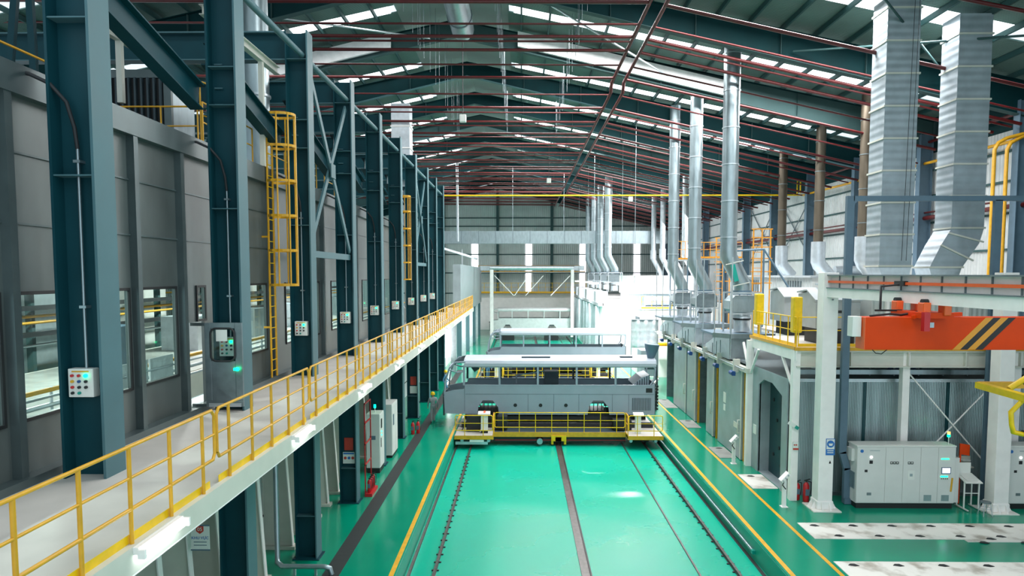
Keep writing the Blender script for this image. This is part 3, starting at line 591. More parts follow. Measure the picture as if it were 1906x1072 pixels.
# =============== TRANSFER CARTS ===============
def cart(Y, label, far=False):
    """Y: front edge of end platforms. deck at z=0"""
    t = thing('transfer_cart', label, 'transfer cart', (2, Y+2.5, 0), 'transfer carts')
    n = 5.4
    MB().box(-3.5, -1.45, Y, Y+n, -.1, 0).build('end_platform', 'deck', t); MB().box(5.6, 7.45, Y, Y+n, -.1, 0).build('end_platform', 'deck', t)
    for q in ((-3.5, -1.45, Y-.04, Y), (5.6, 7.45, Y-.04, Y), (-1.49, -1.45, Y, Y+.8), (5.6, 5.64, Y, Y+.8)): MB().box(*q, -.16, .04).build('platform_edge', 'yellow', t)
    MB().box(-1.45, 5.6, Y+.8, Y+2.0, -.1, 0).build('front_deck', 'bus_dark', t)
    MB().box(-1.45, 5.6, Y+.74, Y+.8, -.2, .05).build('front_edge', 'yellow', t)
    MB().box(-1.45, 5.6, Y+.9, Y+1.1, -.5, -.2).build('front_girder', 'black', t); MB().box(-1.4, 5.6, Y+.86, Y+.9, -.42, -.38).build('red_cable', 'red', t)
    for z in (Y+2.05, Y+4.3): MB().box(-3.3, 7.3, z, z+.5, -.3, .18).build('track_beam', 'rubber', t); MB().box(-3.3, 7.3, z+.2, z+.28, .18, .26).build('deck_rail', 'rail_steel', t)
    MB().box(-3.2, 7.2, Y+2.6, Y+4.3, -.35, -.1).build('underframe', 'black', t)
    for x in (-2.66, 2, 6.66):
        for yy in (Y+1.0, Y+4.4):
            MB().tube([(x-.06, yy, PD+.28), (x+.06, yy, PD+.28)], .17, 12).build('wheel', 'black', t); MB().box(x-.16, x+.16, yy-.3, yy+.3, -.42, -.2).build('wheel_box', 'yellow' if x == 2 else 'black', t)
    MB().box(1.62, 1.74, Y+.8, Y+1.2, -.62, -.12).box(2.3, 2.42, Y+.8, Y+1.2, -.62, -.12).box(1.62, 2.42, Y+.7, Y+.8, -.42, -.12).build('tow_bracket', 'yellow_bright', t)
    MB().tube([(1.0, Y+.6, -.42), (1.0, Y+1.0, -.42)], .16, 12).box(.85, 1.15, Y+.9, Y+1.2, -.55, -.25).build('drive_motor', 'galv', t)
    for x in (-3.1, -1.7, 5.75, 7.05): MB().tube([(x, Y-.02, -.22), (x, Y+.3, -.22)], .09, 10).build('buffer_roller', 'galv', t)
    MB().box(-2.7, -1.95, Y-.02, Y, -.3, -.18).build('scale_plate', 'box_white', t); MB().box(-3.45, -1.75, Y+.05, Y+.25, -.45, -.3).build('cable_guide', 'galv_light', t)
    rl = bpy.data.objects.new('guard_rail', None); C.objects.link(rl); rl.parent = t; rl.location = (0, 0, 0)
    def loop(x0, x1, y, n, hh=1.1):
        m = MB(); z0 = .3
        m.tube([(x0, y, z0+.05), (x0, y, hh-.06), (x0+.06, y, hh), (x1-.06, y, hh), (x1, y, hh-.06), (x1, y, z0+.05), (x1-.05, y, z0), (x0+.05, y, z0), (x0, y, z0+.05)], .022, 6, False)
        m.tube([(x0, y, .68), (x1, y, .68)], .016, 6); m.build('rail_loop', 'yellow_bright', t)
        for k in range(n): x = x0+(x1-x0)*(k+.5)/n; MB().tube([(x, y, 0), (x, y, hh)], .022, 6).build('rail_post', 'yellow_bright', t)
    bpy.data.objects.remove(rl)
    loop(-3.45, -1.5, Y+.04, 2); loop(5.65, 7.4, Y+.04, 2); loop(-1.4, 5.55, Y+.82, 8 if not far else 10)
    for x in (-1.45, 5.6):
        MB().tube([(x, Y+.05, 0), (x, Y+.05, 1.1), (x, Y+.8, 1.1), (x, Y+.8, 0)], .026, 6, False).tube([(x, Y+.05, .6), (x, Y+.8, .6)], .02, 6).build('corner_rail', 'yellow', t)
    MB().bev(-2.15, -1.78, Y+.7, Y+1.0, .12, 1.0, .02).prism([(Y+.62, 1.0), (Y+1.02, 1.0), (Y+1.02, 1.14), (Y+.62, 1.06)], 'x', -2.3, -1.65).build('control_desk', 'box_white', t); MB().cyl((-1.95, Y+.8, 1.1), .06, .08, 10).build('red_lamp', 'lamp_red', t); MB().box(-2.15, -1.78, Y+.7, Y+1.0, 0, .12).build('desk_plinth', 'black', t)
    MB().bev(6.1, 6.4, Y+.7, Y+.95, 0, .95, .02).prism([(Y+.62, .95), (Y+1.0, .95), (Y+1.0, 1.1), (Y+.62, 1.0)], 'x', 6.0, 6.55).build('control_desk', 'box_white', t)
    MB().bev(-2.95, -2.2, Y+1.0, Y+1.6, .05, .85, .02).build('winch_box', 'black', t); MB().bev(-1.3, -.75, Y+1.3, Y+1.9, .05, .8, .02).build('winch_box', 'black', t); MB().bev(5.0, 6.0, Y+1.3, Y+1.9, .05, .6, .02).build('winch_box', 'black', t)
    MB().tube([(-3.2, Y+1.2, .05), (-3.0, Y+1.6, .4), (-2.9, Y+1.9, .6)], .03, 6).build('lever', 'black', t)
    return t
cart(35.3, 'nearest transfer cart with yellow railings, standing under the nearest bus body')
c2 = cart(54.2, 'second transfer cart seen through the windows of the nearest bus body', True)
# =============== BUSES ===============
def bus(X0, Y, label, m1='bus_grey', m2='bus_roof', detail=True, L_=11.75):
    t = thing('bus_body', label, 'bus', (X0+L_/2, Y+1.25, .72), 'unfinished bus bodies')
    zb, zs, zt_, zr = .74, 2.36, 3.42, 3.86; X1 = X0+L_; wa, wb = X0+1.85, X0+7.95
    def arch(x): return [(x, zb), (x+.06, zb+.45), (x+.3, zb+.78), (x+.85, zb+.78), (x+1.15, zb+.4), (x+1.2, zb)]
    for s, yy in (('near', Y), ('far', Y+2.46)):
        pl = [(X0+.05, zb+.05), (X0, zb+1.0), (X0+.05, zb+1.22), (X0+.5, zb+1.34), (X0+1.1, zb+1.42), (X0+1.16, zs)]+[(X1-.35, zs), (X1-.12, zs+.15), (X1-.1, zb)]
        pl += arch(wb)[::-1]+arch(wa)[::-1]
        MB().prism(pl, 'y', yy, yy+.04).build('side_panel', m1, t)
        MB().box(X0+1.2, X1-.3, yy-.01 if s == 'near' else yy, yy+.06, zs-.02, zs+.04).build('sill', m1, t)
        for x in ([1.06, 3.02, 5.14, 7.28, 9.42] if detail else [1.06, 3.0, 5.2, 7.4, 9.6]): MB().box(X0+x, X0+x+.11, yy, yy+.05, zs, zt_+.05).build('window_post', m1 if s == 'near' or not detail else 'bus_dark', t)
        MB().tube([(X1-.35, yy+.03, zs+.05), (X1-.15, yy+.03, zs+.3), (X1-.1, yy+.03, zt_-.1), (X1-.35, yy+.03, zt_+.1)], .05, 6).build('rear_post', m1, t)
        MB().tube([(X0+.03, yy+.03, zb+1.2), (X0+.1, yy+.03, zs+.3), (X0+.3, yy+.03, zt_-.15), (X0+.62, yy+.03, zt_+.2), (X0+1.2, yy+.03, zr-.2)], .055, 6).build('front_post', m1, t)
        MB().tube([(X0+.3, yy+.03, zt_-.2), (X0+.75, yy+.03, zt_-.35), (X0+1.1, yy+.03, zt_-.3)], .04, 6).build('brow_bar', m1, t)
    # roof: curved section along x
    sec = []
    for k in range(11):
        a = PI*k/10; sec.append((Y+1.25-1.27*math.cos(a)*(1-.0*math.sin(a)), zt_+.16+(zr-zt_-.16)*math.sin(a)**.55))
    sec = [(Y-.02, zt_)]+sec+[(Y+2.52, zt_)]
    inner = [(y+(.05 if y < Y+1 else -.05 if y > Y+1.6 else 0), z-.06) for y, z in sec][::-1]
    MB().prism(sec+inner, 'x', X0+1.12, X1-.05).build('roof', m2, t)
    if detail:
        MB().box(X0+4.3, X0+5.9, Y+.5, Y+.62, zr-.03, zr+.04).build('roof_hatch', 'bus_dark', t); MB().box(X0+9.8, X0+10.5, Y+.6, Y+.9, zr-.02, zr+.05).build('roof_hatch', 'bus_dark', t)
    for k in range(5): MB().tube([(X0+.5+.0*k, Y+.1+.55*k, zt_+.05+.08*math.sin(k)), (X0+.85, Y+.15+.55*k, zt_+.25), (X0+1.2, Y+.2+.52*k, zr-.1)], .035, 6).build('front_rib', 'bus_dark' if detail else m1, t)
    MB().tube([(X0+.3, Y, zt_-.15), (X0+.25, Y+1.2, zt_-.1), (X0+.3, Y+2.5, zt_-.15)], .05, 6).build('front_header', m1, t)
    MB().tube([(X0, Y, zb+1.05), (X0-.15, Y+1.2, zb+1.05), (X0, Y+2.5, zb+1.05)], .06, 6).build('front_bumper_bar', 'bus_dark', t)
    MB().box(X0-.08, X0, Y+.2, Y+2.3, zb-.1, zb+.95).build('front_panel', 'bus_dark', t)
    MB().box(X0+1.2, X1-.2, Y+.05, Y+2.45, 1.35, 1.45).build('floor_pan', 'bus_dark', t)
    MB().box(X1-.12, X1-.06, Y+.02, Y+2.46, zb, zs+.1).build('rear_panel', 'bus_dark', t)
    for w in (wa, wb):
        a = MB()
        for k in range(5): a.box(w+.12+k*.22, w+.16+k*.22, Y+.25, Y+.33, zb-.1, zb+.7)
        a.box(w+.05, w+1.15, Y+.3, Y+.4, zb+.66, zb+.74); a.build('wheel_housing_bars', 'black', t)
        MB().box(w+.05, w+1.1, Y+.5, Y+2.0, zb-.12, zb+.12).build('axle_beam', 'black', t)
    for w in (wa-.4, wb-.4): MB().box(w, w+1.9, Y+.3, Y+2.2, .27 if Y < 90 else -.7, zb).build('bogie_stand', 'black', t)
    MB().box(X0+1.4, X0+10.4, Y+.15, Y+.35, .42, .62).build('frame_beam', 'rubber', t)
    if detail:
        for x in (3.95, 5.35, 6.75): MB().tube([(X0+x, Y-.012, 1.26), (X0+x, Y, 1.26)], .1, 12).build('oval_opening', 'black', t)
        for x0, x1, z0, z1 in ((1.2, 11.6, 1.87, 1.885), (4.65, 4.665, .9, 1.87), (6.07, 6.085, .9, 1.87), (7.45, 7.465, .9, 1.87), (9.3, 9.315, .9, 1.87), (10.2, 10.215, .9, 1.87), (1.14, 1.155, .9, 2.3)):
            MB().box(X0+x0, X0+x1, Y-.004, Y, z0, z1).build('panel_seam', 'bus_dark', t)
        g_ = MB().box(X0+10.4, X0+11.45, Y-.006, Y, .98, 1.68).build('radiator_opening', 'bus_dark', t)
        for k in range(13): MB().box(X0+10.44+k*.08, X0+10.475+k*.08, Y-.03, Y-.006, .98, 1.68).build('grille_bar', m1, g_)
        MB().box(X0+11.15, X0+11.5, Y-.01, Y, 1.98, 2.22).build('square_opening', 'black', t)
        MB().tube([(X0+11.5, Y+.6, 3.5), (X0+11.5, Y+.6, 3.85), (X0+11.55, Y+.6, 4.35), (X0+11.57, Y+.6, 4.6)], [.18, .2, .38, .42], 14).build('air_funnel', 'blue_grey', t)
        MB().prism([(X0+10.5, zs), (X0+11.4, zs), (X0+11.4, zs+.55), (X0+10.95, zs+.4)], 'y', Y+.3, Y+2.2).build('engine_cover', m1, t)
        for k in range(6): MB().box(X0+10.7+k*.13, X0+10.75+k*.13, Y+.28, Y+.3, zs, zs+.2+.07*k).build('cover_slat', 'bus_dark', t)
        MB().box(X0+5.6, X0+6.4, Y+1.2, Y+2.0, 1.45, 2.95).build('seat_box', 'bus_dark', t)
        MB().tube([(X0+4.0, Y+1.2, 2.3), (X0+4.0, Y+1.2, 2.75), (X0+5.6, Y+1.2, 3.0)], .04, 6).build('inner_handrail', m1, t)
        for dy in (0, .25): MB().tube([(X1+.0, Y+.1+dy, .9), (X1+.05, Y+.1+dy, 2.4), (X1, Y+.1+dy, 3.5)], .025, 6).build('rear_ladder_stile', 'bus_dark', t)
        for k in range(8): MB().box(X1+.0, X1+.1, Y+.05, Y+.4, 1.0+k*.18, 1.1+k*.18).build('radiator_fin', 'black', t)
        MB().prism([(X0+1.3, 3.3), (X0+1.6, 2.9), (X0+1.9, 3.1), (X0+1.55, 3.45)], 'y', Y+1.4, Y+1.5).build('mirror_bracket', 'bus_dark', t)
    return t
bus(-4.27, 37.35, 'nearest grey primed bus body with open window frames, standing on the front transfer cart')
bus(-2.85, 57.0, 'second grey bus body, seen above the roof of the nearest one', 'bus_grey', 'bus_roof', False, 11.7)
bus(-4.3, 94, 'farthest pale bus body, low before the end wall', 'bus_pale', 'bus_pale', False, 11.3)
# =============== PEOPLE ===============
def person(x, y, z, face, cloth, hat, label, lean=0):
    t = thing('person', label, 'person', (x, y, z)); base = t
    J = {'pel': (0, 0, .95), 'sp': (0, .01, 1.15), 'ch': (0, .02, 1.34), 'nk': (0, .01, 1.47), 'hd': (0, -.02, 1.58), 'tp': (0, -.02, 1.70)}
    E = [('pel', 'sp', .14), ('sp', 'ch', .15), ('ch', 'nk', .065), ('nk', 'hd', .085), ('hd', 'tp', .07)]
    R = {'pel': .14, 'sp': .125, 'ch': .15, 'nk': .06, 'hd': .095, 'tp': .075}
    for s, n in ((-1, 'l'), (1, 'r')):
        st = .12*s
        J.update({n+'hp': (s*.095, 0, .88), n+'kn': (s*.105, -.03+st*.8, .50), n+'an': (s*.11, .03+st*1.1, .09), n+'to': (s*.12, -.13+st*1.1, .04),
                  n+'sh': (s*.19, .02, 1.40), n+'el': (s*.25, .04-st, 1.13), n+'wr': (s*.24, -.10-st*1.4, .90), n+'pm': (s*.235, -.13-st*1.4, .83)})
        R.update({n+'hp': .095, n+'kn': .065, n+'an': .048, n+'to': .042, n+'sh': .07, n+'el': .05, n+'wr': .034, n+'pm': .036})
        E += [('pel', n+'hp', 0), (n+'hp', n+'kn', 0), (n+'kn', n+'an', 0), (n+'an', n+'to', 0), ('ch', n+'sh', 0), (n+'sh', n+'el', 0), (n+'el', n+'wr', 0), (n+'wr', n+'pm', 0)]
        for f in range(4):
            a = n+'f%d' % f; J[a] = (s*(.235-.005), -.165-st*1.4+f*.022, .79-.004*f); J[a+'t'] = (s*.222, -.16-st*1.4+f*.02, .745+.006*abs(f-1)); R[a] = .010; R[a+'t'] = .008
            E += [(n+'pm', a, 0), (a, a+'t', 0)]
        J[n+'th'] = (s*.21, -.17-st*1.4, .83); R[n+'th'] = .011; E.append((n+'pm', n+'th', 0))
    ks = list(J); me = bpy.data.meshes.new('body'); me.from_pydata([J[k] for k in ks], [(ks.index(a), ks.index(b)) for a, b, _ in E], [])
    o = bpy.data.objects.new('tmp', me); C.objects.link(o); sk = o.modifiers.new('s', 'SKIN'); sk.use_smooth_shade = True; su = o.modifiers.new('u', 'SUBSURF'); su.levels = 1; su.render_levels = 1
    for i, k in enumerate(ks): me.skin_vertices[0].data[i].radius = (R[k], R[k]*.8 if k in ('pel', 'sp', 'ch') else R[k]); me.skin_vertices[0].data[i].use_root = (k == 'pel')
    dg = bpy.context.evaluated_depsgraph_get(); nm = bpy.data.meshes.new_from_object(o.evaluated_get(dg)); bpy.data.objects.remove(o)
    nm.materials.clear(); nm.materials.append(M[cloth]); nm.materials.append(M['skin']); nm.materials.append(M['black'])
    for p in nm.polygons: c = p.center; p.material_index = 1 if (c.z > 1.475 or (c.z < .885 and abs(c.x) > .19 and c.z > .7)) else 2 if c.z < .1 else 0
    b = bpy.data.objects.new('body', nm); C.objects.link(b); b.parent = t
    def part(mb, nm_, m_): q = mb.build(nm_, m_, None); q.parent = t; return q
    part(MB().tube([(0, -.01, 1.62), (0, -.01, 1.66), (0, 0, 1.73), (0, 0, 1.775), (0, 0, 1.79)], [.135, .125, .115, .07, .02], 14).box(-.07, .07, -.19, -.1, 1.615, 1.63), 'hard_hat' if hat != 'grey_cloth' else 'cap', hat)
    part(MB().ball((-.033, -.112, 1.6), .011, 8).ball((.033, -.112, 1.6), .011, 8), 'eyes', 'black')
    part(MB().ball((0, -.122, 1.57), .016, 8).ball((-.1, -.02, 1.585), .022, 8).ball((.1, -.02, 1.585), .022, 8), 'nose_and_ears', 'skin')
    part(MB().box(-.025, .025, -.112, -.105, 1.53, 1.537), 'mouth', 'red')
    part(MB().tube([(0, 0, .93), (0, 0, 1.0)], .16, 14), 'belt', cloth)
    t.rotation_euler = (0, 0, face); return t
person(-5.05, 38.6, 0, math.radians(200), 'grey_cloth', 'yellow_bright', 'person in grey uniform and yellow hard hat walking beside the nearest bus body')
person(-2.7, 54.9, 0, math.radians(20), 'blue_cloth', 'white_paint', 'person in blue clothes standing on the second transfer cart')
person(-3.15, 55.3, 0, math.radians(-40), 'grey_cloth', 'white_paint', 'person in grey clothes standing beside the one in blue on the second transfer cart')
person(-5.3, 47.5, 0, math.radians(90), 'blue_cloth', 'yellow_bright', 'person in blue clothes and yellow hard hat beside the last left columns')
# =============== RIGHT: BOOTHS ===============
def booth():
    t = thing('spray_booth', 'long steel spray booth with tall doors facing the track pit', 'booth', (10.2, 26, 0))
    X = 10.25
    # front facing camera
    MB().box(X, 22, 26.0, 26.08, 0, 4.4).build('end_wall', 'steel_panel', t)
    for x in (13.05, 16.2): MB().box(x, x+.12, 25.96, 26.0, 0, 4.4).build('dark_joint', 'door_dark', t)
    MB().box(X, 22, 25.9, 26.0, 0, .12).build('skirting', 'galv_dark', t)
    MB().box(X, 22, 26, 50, 4.4, 4.5).build('roof', 'galv_dark', t)
    MB().box(X-.04, 22, 25.92, 26.02, 4.4, 4.52).build('roof_edge', 'galv_light', t)
    # portal of first booth Y 26..30
    pf = [(26.0, 0), (26.55, 0), (26.55, 3.75), (27.6, 4.08), (28.55, 4.08), (29.15, 3.8), (29.15, 0), (29.9, 0), (29.9, 4.5), (26.0, 4.5)]
    MB().prism(pf, 'x', X-.05, X+.05).build('portal_frame', 'door_steel', t)
    r_ = MB().prism([(26.5, 0), (26.5, 3.9), (27.6, 4.2), (28.6, 4.2), (29.2, 3.9), (29.2, 0)], 'x', X+.45, X+.5).build('recessed_door', 'door_dark', t)
    MB().box(X, X+.45, 29.15, 29.25, 0, 4.1).box(X, X+.45, 26.45, 26.55, 0, 4.1).box(X, X+.45, 26.5, 29.2, -.0, .02).build('portal_reveal', 'door_steel', t)
    for yy, zz in ((27.0, .9), (28.6, .9), (27.6, 1.7), (28.3, 2.4), (27.2, 3.2), (28.7, 3.2), (27.8, .6), (28.0, 1.3)): MB().tube([(X+.45, yy, zz), (X+.42, yy, zz)], .075, 10).build('round_hole', 'black', r_)
    MB().box(X-.07, X-.05, 29.35, 29.7, 1.55, 1.95).build('notice', 'box_white', t)
    # booths beyond
    edges = [(30.3, 34.9), (35.4, 36.9), (39.2, 41.6), (44.2, 49.5)]
    MB().box(X+1.6, X+1.7, 29.9, 50, 0, 4.4).build('back_panel', 'booth_dark', t)
    for k, (a, b) in enumerate(((30.8, 34.5), (35.3, 36.7), (39.0, 41.0), (41.25, 44.6))):
        d = MB().box(X-.22, X-.12, a, b, .03, 4.1).build('door', 'door_steel', t)
        MB().tube([(X-.22, a+.3, 1.2), (X-.3, a+.3, 1.2), (X-.3, a+.3, 1.8), (X-.22, a+.3, 1.8)], .025, 6).build('handle', 'cream_paint', d)
        MB().box(X-.24, X-.22, a+.05, a+.15, .03, 4.1).build('edge_strip', 'cream_paint', d)
        if k == 0: MB().box(X-.235, X-.22, b-1.3, b-.9, 2.2, 2.7).box(X-.235, X-.22, b-1.25, b-.95, 1.8, 2.1).build('notice', 'box_white', d); MB().box(X-.24, X-.22, 31.2, 31.9, 1.35, 1.6).build('latch', 'cream_paint', d)
    for y in (29.95, 30.4, 34.55, 35.1, 36.75, 38.8, 41.05, 44.7, 47.2): MB().box(X-.1, X+.6, y, y+.14, 0, 4.2).build('door_jamb', 'galv_dark', t)
    for y in (30.1, 30.65, 35.0, 38.7): MB().box(X-.16, X-.06, y, y+.07, 0, 4.2).build('yellow_seal', 'yellow', t)
    MB().box(X-.3, X-.1, 29.9, 50, 4.12, 4.34).build('door_track', 'cream_paint', t)
    MB().tube([(X-.42, 30, 4.3), (X-.42, 50, 4.3)], .03, 6).build('track_pipe', 'galv_light', t)
    for k in range(7): y = 31.3+2.6*k; MB().box(X-.5, X-.2, y-.06, y+.06, 4.0, 4.6).build('bracket', 'cream_paint', t)
    for k in range(7):
        y = 31.1+2.6*k; mm = MB().tube([(X-.62, y-.25, 4.0), (X-.62, y+.15, 4.0)], .11, 10).box(X-.7, X-.54, y-.3, y-.25, 3.9, 4.1).build('door_motor', 'blue_motor', t)
    return t
booth()
# stuff on the booth roof under the mezzanine
t = thing('roof_duct', 'wide curved metal duct on the booth roof below the mezzanine', 'duct', (12.6, 27.6, 4.5)); MB().tube([(12.0, 27.9, 4.9), (14.8, 27.9, 4.9)], .4, 16).build('duct', 'galv', t)
t = thing('cable_tray', 'grey cable tray with uprights along the booth roof', 'tray', (15, 26.6, 4.5)); MB().box(10.6, 22, 26.4, 26.7, 4.62, 4.8).build('tray', 'galv', t)
for k in range(12): MB().box(10.8+k*.95, 10.86+k*.95, 26.75, 26.8, 4.52, 5.3).build('upright', 'galv_dark', t)
t = thing('blue_crates', 'dark blue coil unit on the booth roof', 'unit', (15.5, 28.5, 4.5)); MB().box(15.0, 16.2, 28, 29, 4.52, 5.15).build('unit_body', 'blue_motor', t); MB().box(16.4, 17.5, 28, 29, 4.52, 5.2).build('side_box', 'galv', t)
# =============== MEZZANINE ===============
t = thing('mezzanine', 'white steel mezzanine platform above the booths on the right', 'platform', (10.2, 25.3, 0))
MB().box(10.2, 22.6, 25.35, 30.2, 5.68, 5.78).box(12.2, 22.6, 30.2, 36, 5.68, 5.78).build('deck', 'deck', t)
for z0, z1, o_ in ((5.05, 5.1, .12), (5.1, 5.62, 0), (5.62, 5.68, .12)): MB().box(10.2, 22.6, 25.33-o_, 25.37+o_, z0, z1).build('front_beam', 'cream_paint', t)
MB().box(10.14, 10.2, 25.2, 30.2, 5.3, 5.78).build('side_beam', 'white_paint', t)
MB().box(10.1, 22.6, 25.18, 25.24, 5.68, 5.80).box(10.1, 10.14, 25.2, 30.2, 5.7, 5.82).build('edge_strip', 'yellow', t)
for x in (12.2, 14.3, 16.4, 18.4): MB().box(x-.02, x+.02, 25.2, 25.33, 5.1, 5.62).build('stiffener', 'cream_paint', t)
for x, y in ((10.23, 25.4), (14.3, 25.45), (18.4, 25.45), (10.1, 30.05)): MB().box(x-.13, x+.13, y-.13, y+.13, 0, 5.68 if y < 26 else 5.6).build('post', 'white_paint', t)
for p, q in (((10.2, 25.5, 4.2), (10.2, 26.6, 5.3)), ((10.1, 30.0, 4.1), (10.1, 29.0, 5.3)), ((10.1, 30.1, 4.1), (10.1, 31.0, 5.4))): MB().ob(p, q, .09, .09).build('knee_brace', 'white_paint', t)
t = thing('mezzanine_bracing', 'thin white cross bracing rods between the mezzanine posts', 'bracing', (16.2, 25.5, 2))
MB().tube([(14.4, 25.6, 4.95), (17.95, 25.6, .9)], .03, 6).build('rod', 'white_paint', t); MB().tube([(18.3, 25.7, 4.95), (14.6, 25.7, .9)], .03, 6).build('rod', 'white_paint', t)
t = thing('mezzanine_railing', 'yellow railing around the near corner of the mezzanine', 'railing', (10.2, 25.3, 5.8)); rail_line(t, (10.22, 25.4, 5.8), (10.22, 30.1, 5.8), 1.1, 6, 'yellow_bright'); rail_line(t, (10.3, 25.4, 5.8), (22.2, 25.4, 5.8), 1.1, 11, 'yellow_bright')
for i, (x, y) in enumerate(((10.35, 25.75), (10.35, 29.8))):
    t = thing('padded_bumper', 'yellow padded column guard on the mezzanine, '+('nearer', 'farther')[i]+' one', 'column guard', (x, y, 5.8)); MB().bev(x-.17, x+.17, y-.17, y+.17, 6.3, 7.65, .05).build('padding', 'yellow_bright', t); MB().cyl((x, y, 5.78), .05, .55, 8).build('post', 'yellow', t)
for i, (x, y) in enumerate(((12.1, 27.2), (12.35, 31.0))):
    t = thing('fan_unit', 'grey box fan unit with sloping top on the mezzanine, '+('nearer', 'farther')[i]+' one', 'fan unit', (x, y, 5.8), 'grey fan units on the mezzanine')
    MB().prism([(y-.8, 6.4), (y+.9, 6.4), (y+.9, 7.7), (y, 7.8), (y-.8, 7.5)], 'x', x-.75, x+.95).build('casing', 'fan_grey', t); MB().box(x-.5, x+.8, y-.7, y+.8, 5.78, 6.4).build('stand', 'rubber', t)
    MB().prism([(y-.85, 7.45), (y+.0, 7.84), (y+.95, 7.74), (y+.95, 7.8), (y, 7.9), (y-.85, 7.51)], 'x', x-.8, x+1.0).build('lid', 'fan_grey', t)
    for dx in (-.4, .1): MB().box(x+dx, x+dx+.18, y-.815, y-.8, 7.0, 7.1).build('latch', 'black', t)
t = thing('plenum_house', 'corrugated silver plenum housing behind the mezzanine', 'housing', (19, 42, 0))
MB().box(15.9, 22.3, 37.5, 51, 4.6, 8.3).build('housing_body', 'cladding', t); MB().box(15.7, 22.3, 37.3, 51.2, 8.3, 8.4).build('roof_plate', 'galv_light', t)
for a, b in ((39, 41.2), (46, 48.4)):
    for k in range(6): MB().box(15.84, 15.9, a+k*(b-a)/6, a+k*(b-a)/6+.22, 6.3, 8.1).build('vent_slat', 'galv_dark', t)
t = thing('plenum_house', 'light corrugated plenum housing standing under the two square ducts', 'housing', (15.5, 30, 5.8))
MB().box(13.4, 19.0, 26.25, 31, 5.8, 8.0).build('housing_body', 'cladding_x', t); MB().box(13.3, 19.1, 26.1, 31.1, 8.0, 8.08).build('roof_plate', 'galv_light', t)
for x in (13.9, 15.4, 16.9, 18.4): MB().box(x, x+.12, 26.13, 26.25, 5.8, 8.0).build('corner_post', 'white_paint', t)
# square ducts
def sqduct(x0, y0, s, d_, ztop, label, bend=False):
    t = thing('square_duct', label, 'duct', (x0, y0, 8), 'square clad ducts')
    zb = 8.75
    if not bend:
        MB().box(x0, x0+s, y0, y0+d_, zb, ztop).build('shaft', 'duct_clad', t)
        MB().prism([(x0, zb), (x0+s, zb), (x0+s-.15, 8.05), (x0+.3, 8.05)], 'y', y0+.02, y0+d_-.02).build('taper', 'galv_light', t); z = zb+.02
    else:
        z2 = 9.75
        MB().box(x0, x0+s, y0, y0+d_, z2+.45, ztop).build('shaft', 'duct_clad', t)
        MB().prism([(x0, z2+.45), (x0+s, z2+.45), (x0+s-.15, z2-.1), (x0+s-.75, zb), (x0-.75, zb), (x0-.35, z2-.15)], 'y', y0, y0+d_).build('bend', 'duct_clad', t)
        for (a, b) in (((x0-.1, z2+.3), (x0+s, z2-.05)), ((x0-.38, z2-.15), (x0+s-.35, z2-.75))):
            MB().ob((a[0], y0-.02, a[1]), (b[0], y0-.02, b[1]), .05, .06).build('band', 'cream_paint', t)
        MB().prism([(x0-.75, zb), (x0+s-.75, zb), (x0+s-.95, 8.05), (x0-.55, 8.05)], 'y', y0+.02, y0+d_-.02).build('taper', 'galv_light', t); z = z2+.45
        MB().box(x0-.8, x0+s-.7, y0-.04, y0+d_+.04, zb-.03, zb+.04).build('band', 'cream_paint', t)
    while z < ztop: MB().box(x0-.045, x0+s+.045, y0-.045, y0+d_+.045, z, z+.065).build('band', 'cream_paint', t); z += 1.19
sqduct(13.55, 26.1, 1.22, 1.05, 18.75, 'large square silver duct with cream bands, left one of two'); sqduct(16.2, 26.1, 1.22, 1.05, 18.1, 'large square silver duct with cream bands, right one of two, bending at its foot', True)
t = thing('hanging_cables', 'two thin dark cables hanging before the left square duct', 'cable', (15.9, 27.6, 8.2)); 
for dx in (0, .22): MB().tube([(14.45+dx*.8, 25.95, 18.6), (14.35+dx*.8, 25.95, 12), (14.3+dx*.8, 25.95, 9)], .01, 4).build('cable', 'black', t)
# pipe gantry frame
t = thing('pipe_gantry', 'blue grey steel goal frame standing behind the nearest white post', 'frame', (11.85, 24.95, 0))
MB().box(11.72, 11.98, 24.9, 25.06, 1.9, 11.3).build('upright', 'blue_grey', t); MB().ob((11.85, 24.98, 1.95), (12.05, 24.98, 1.3), .16, .24, (1, 0, 0)).build('jog', 'blue_grey', t); MB().box(11.93, 12.17, 24.9, 25.06, .2, 1.35).build('upright_foot', 'blue_grey', t)
MB().box(11.95, 12.9, 24.85, 25.1, .02, .24).build('floor_duct', 'blue_grey', t)
MB().box(11.95, 23, 24.9, 25.06, 11.12, 11.3).build('top_beam', 'blue_grey', t); MB().ob((11.85, 24.98, 11.0), (12.05, 24.98, 11.22), .15, .2).build('corner', 'blue_grey', t)
MB().box(17.0, 17.26, 24.9, 25.06, 0, 11.15).build('upright', 'blue_grey', t)
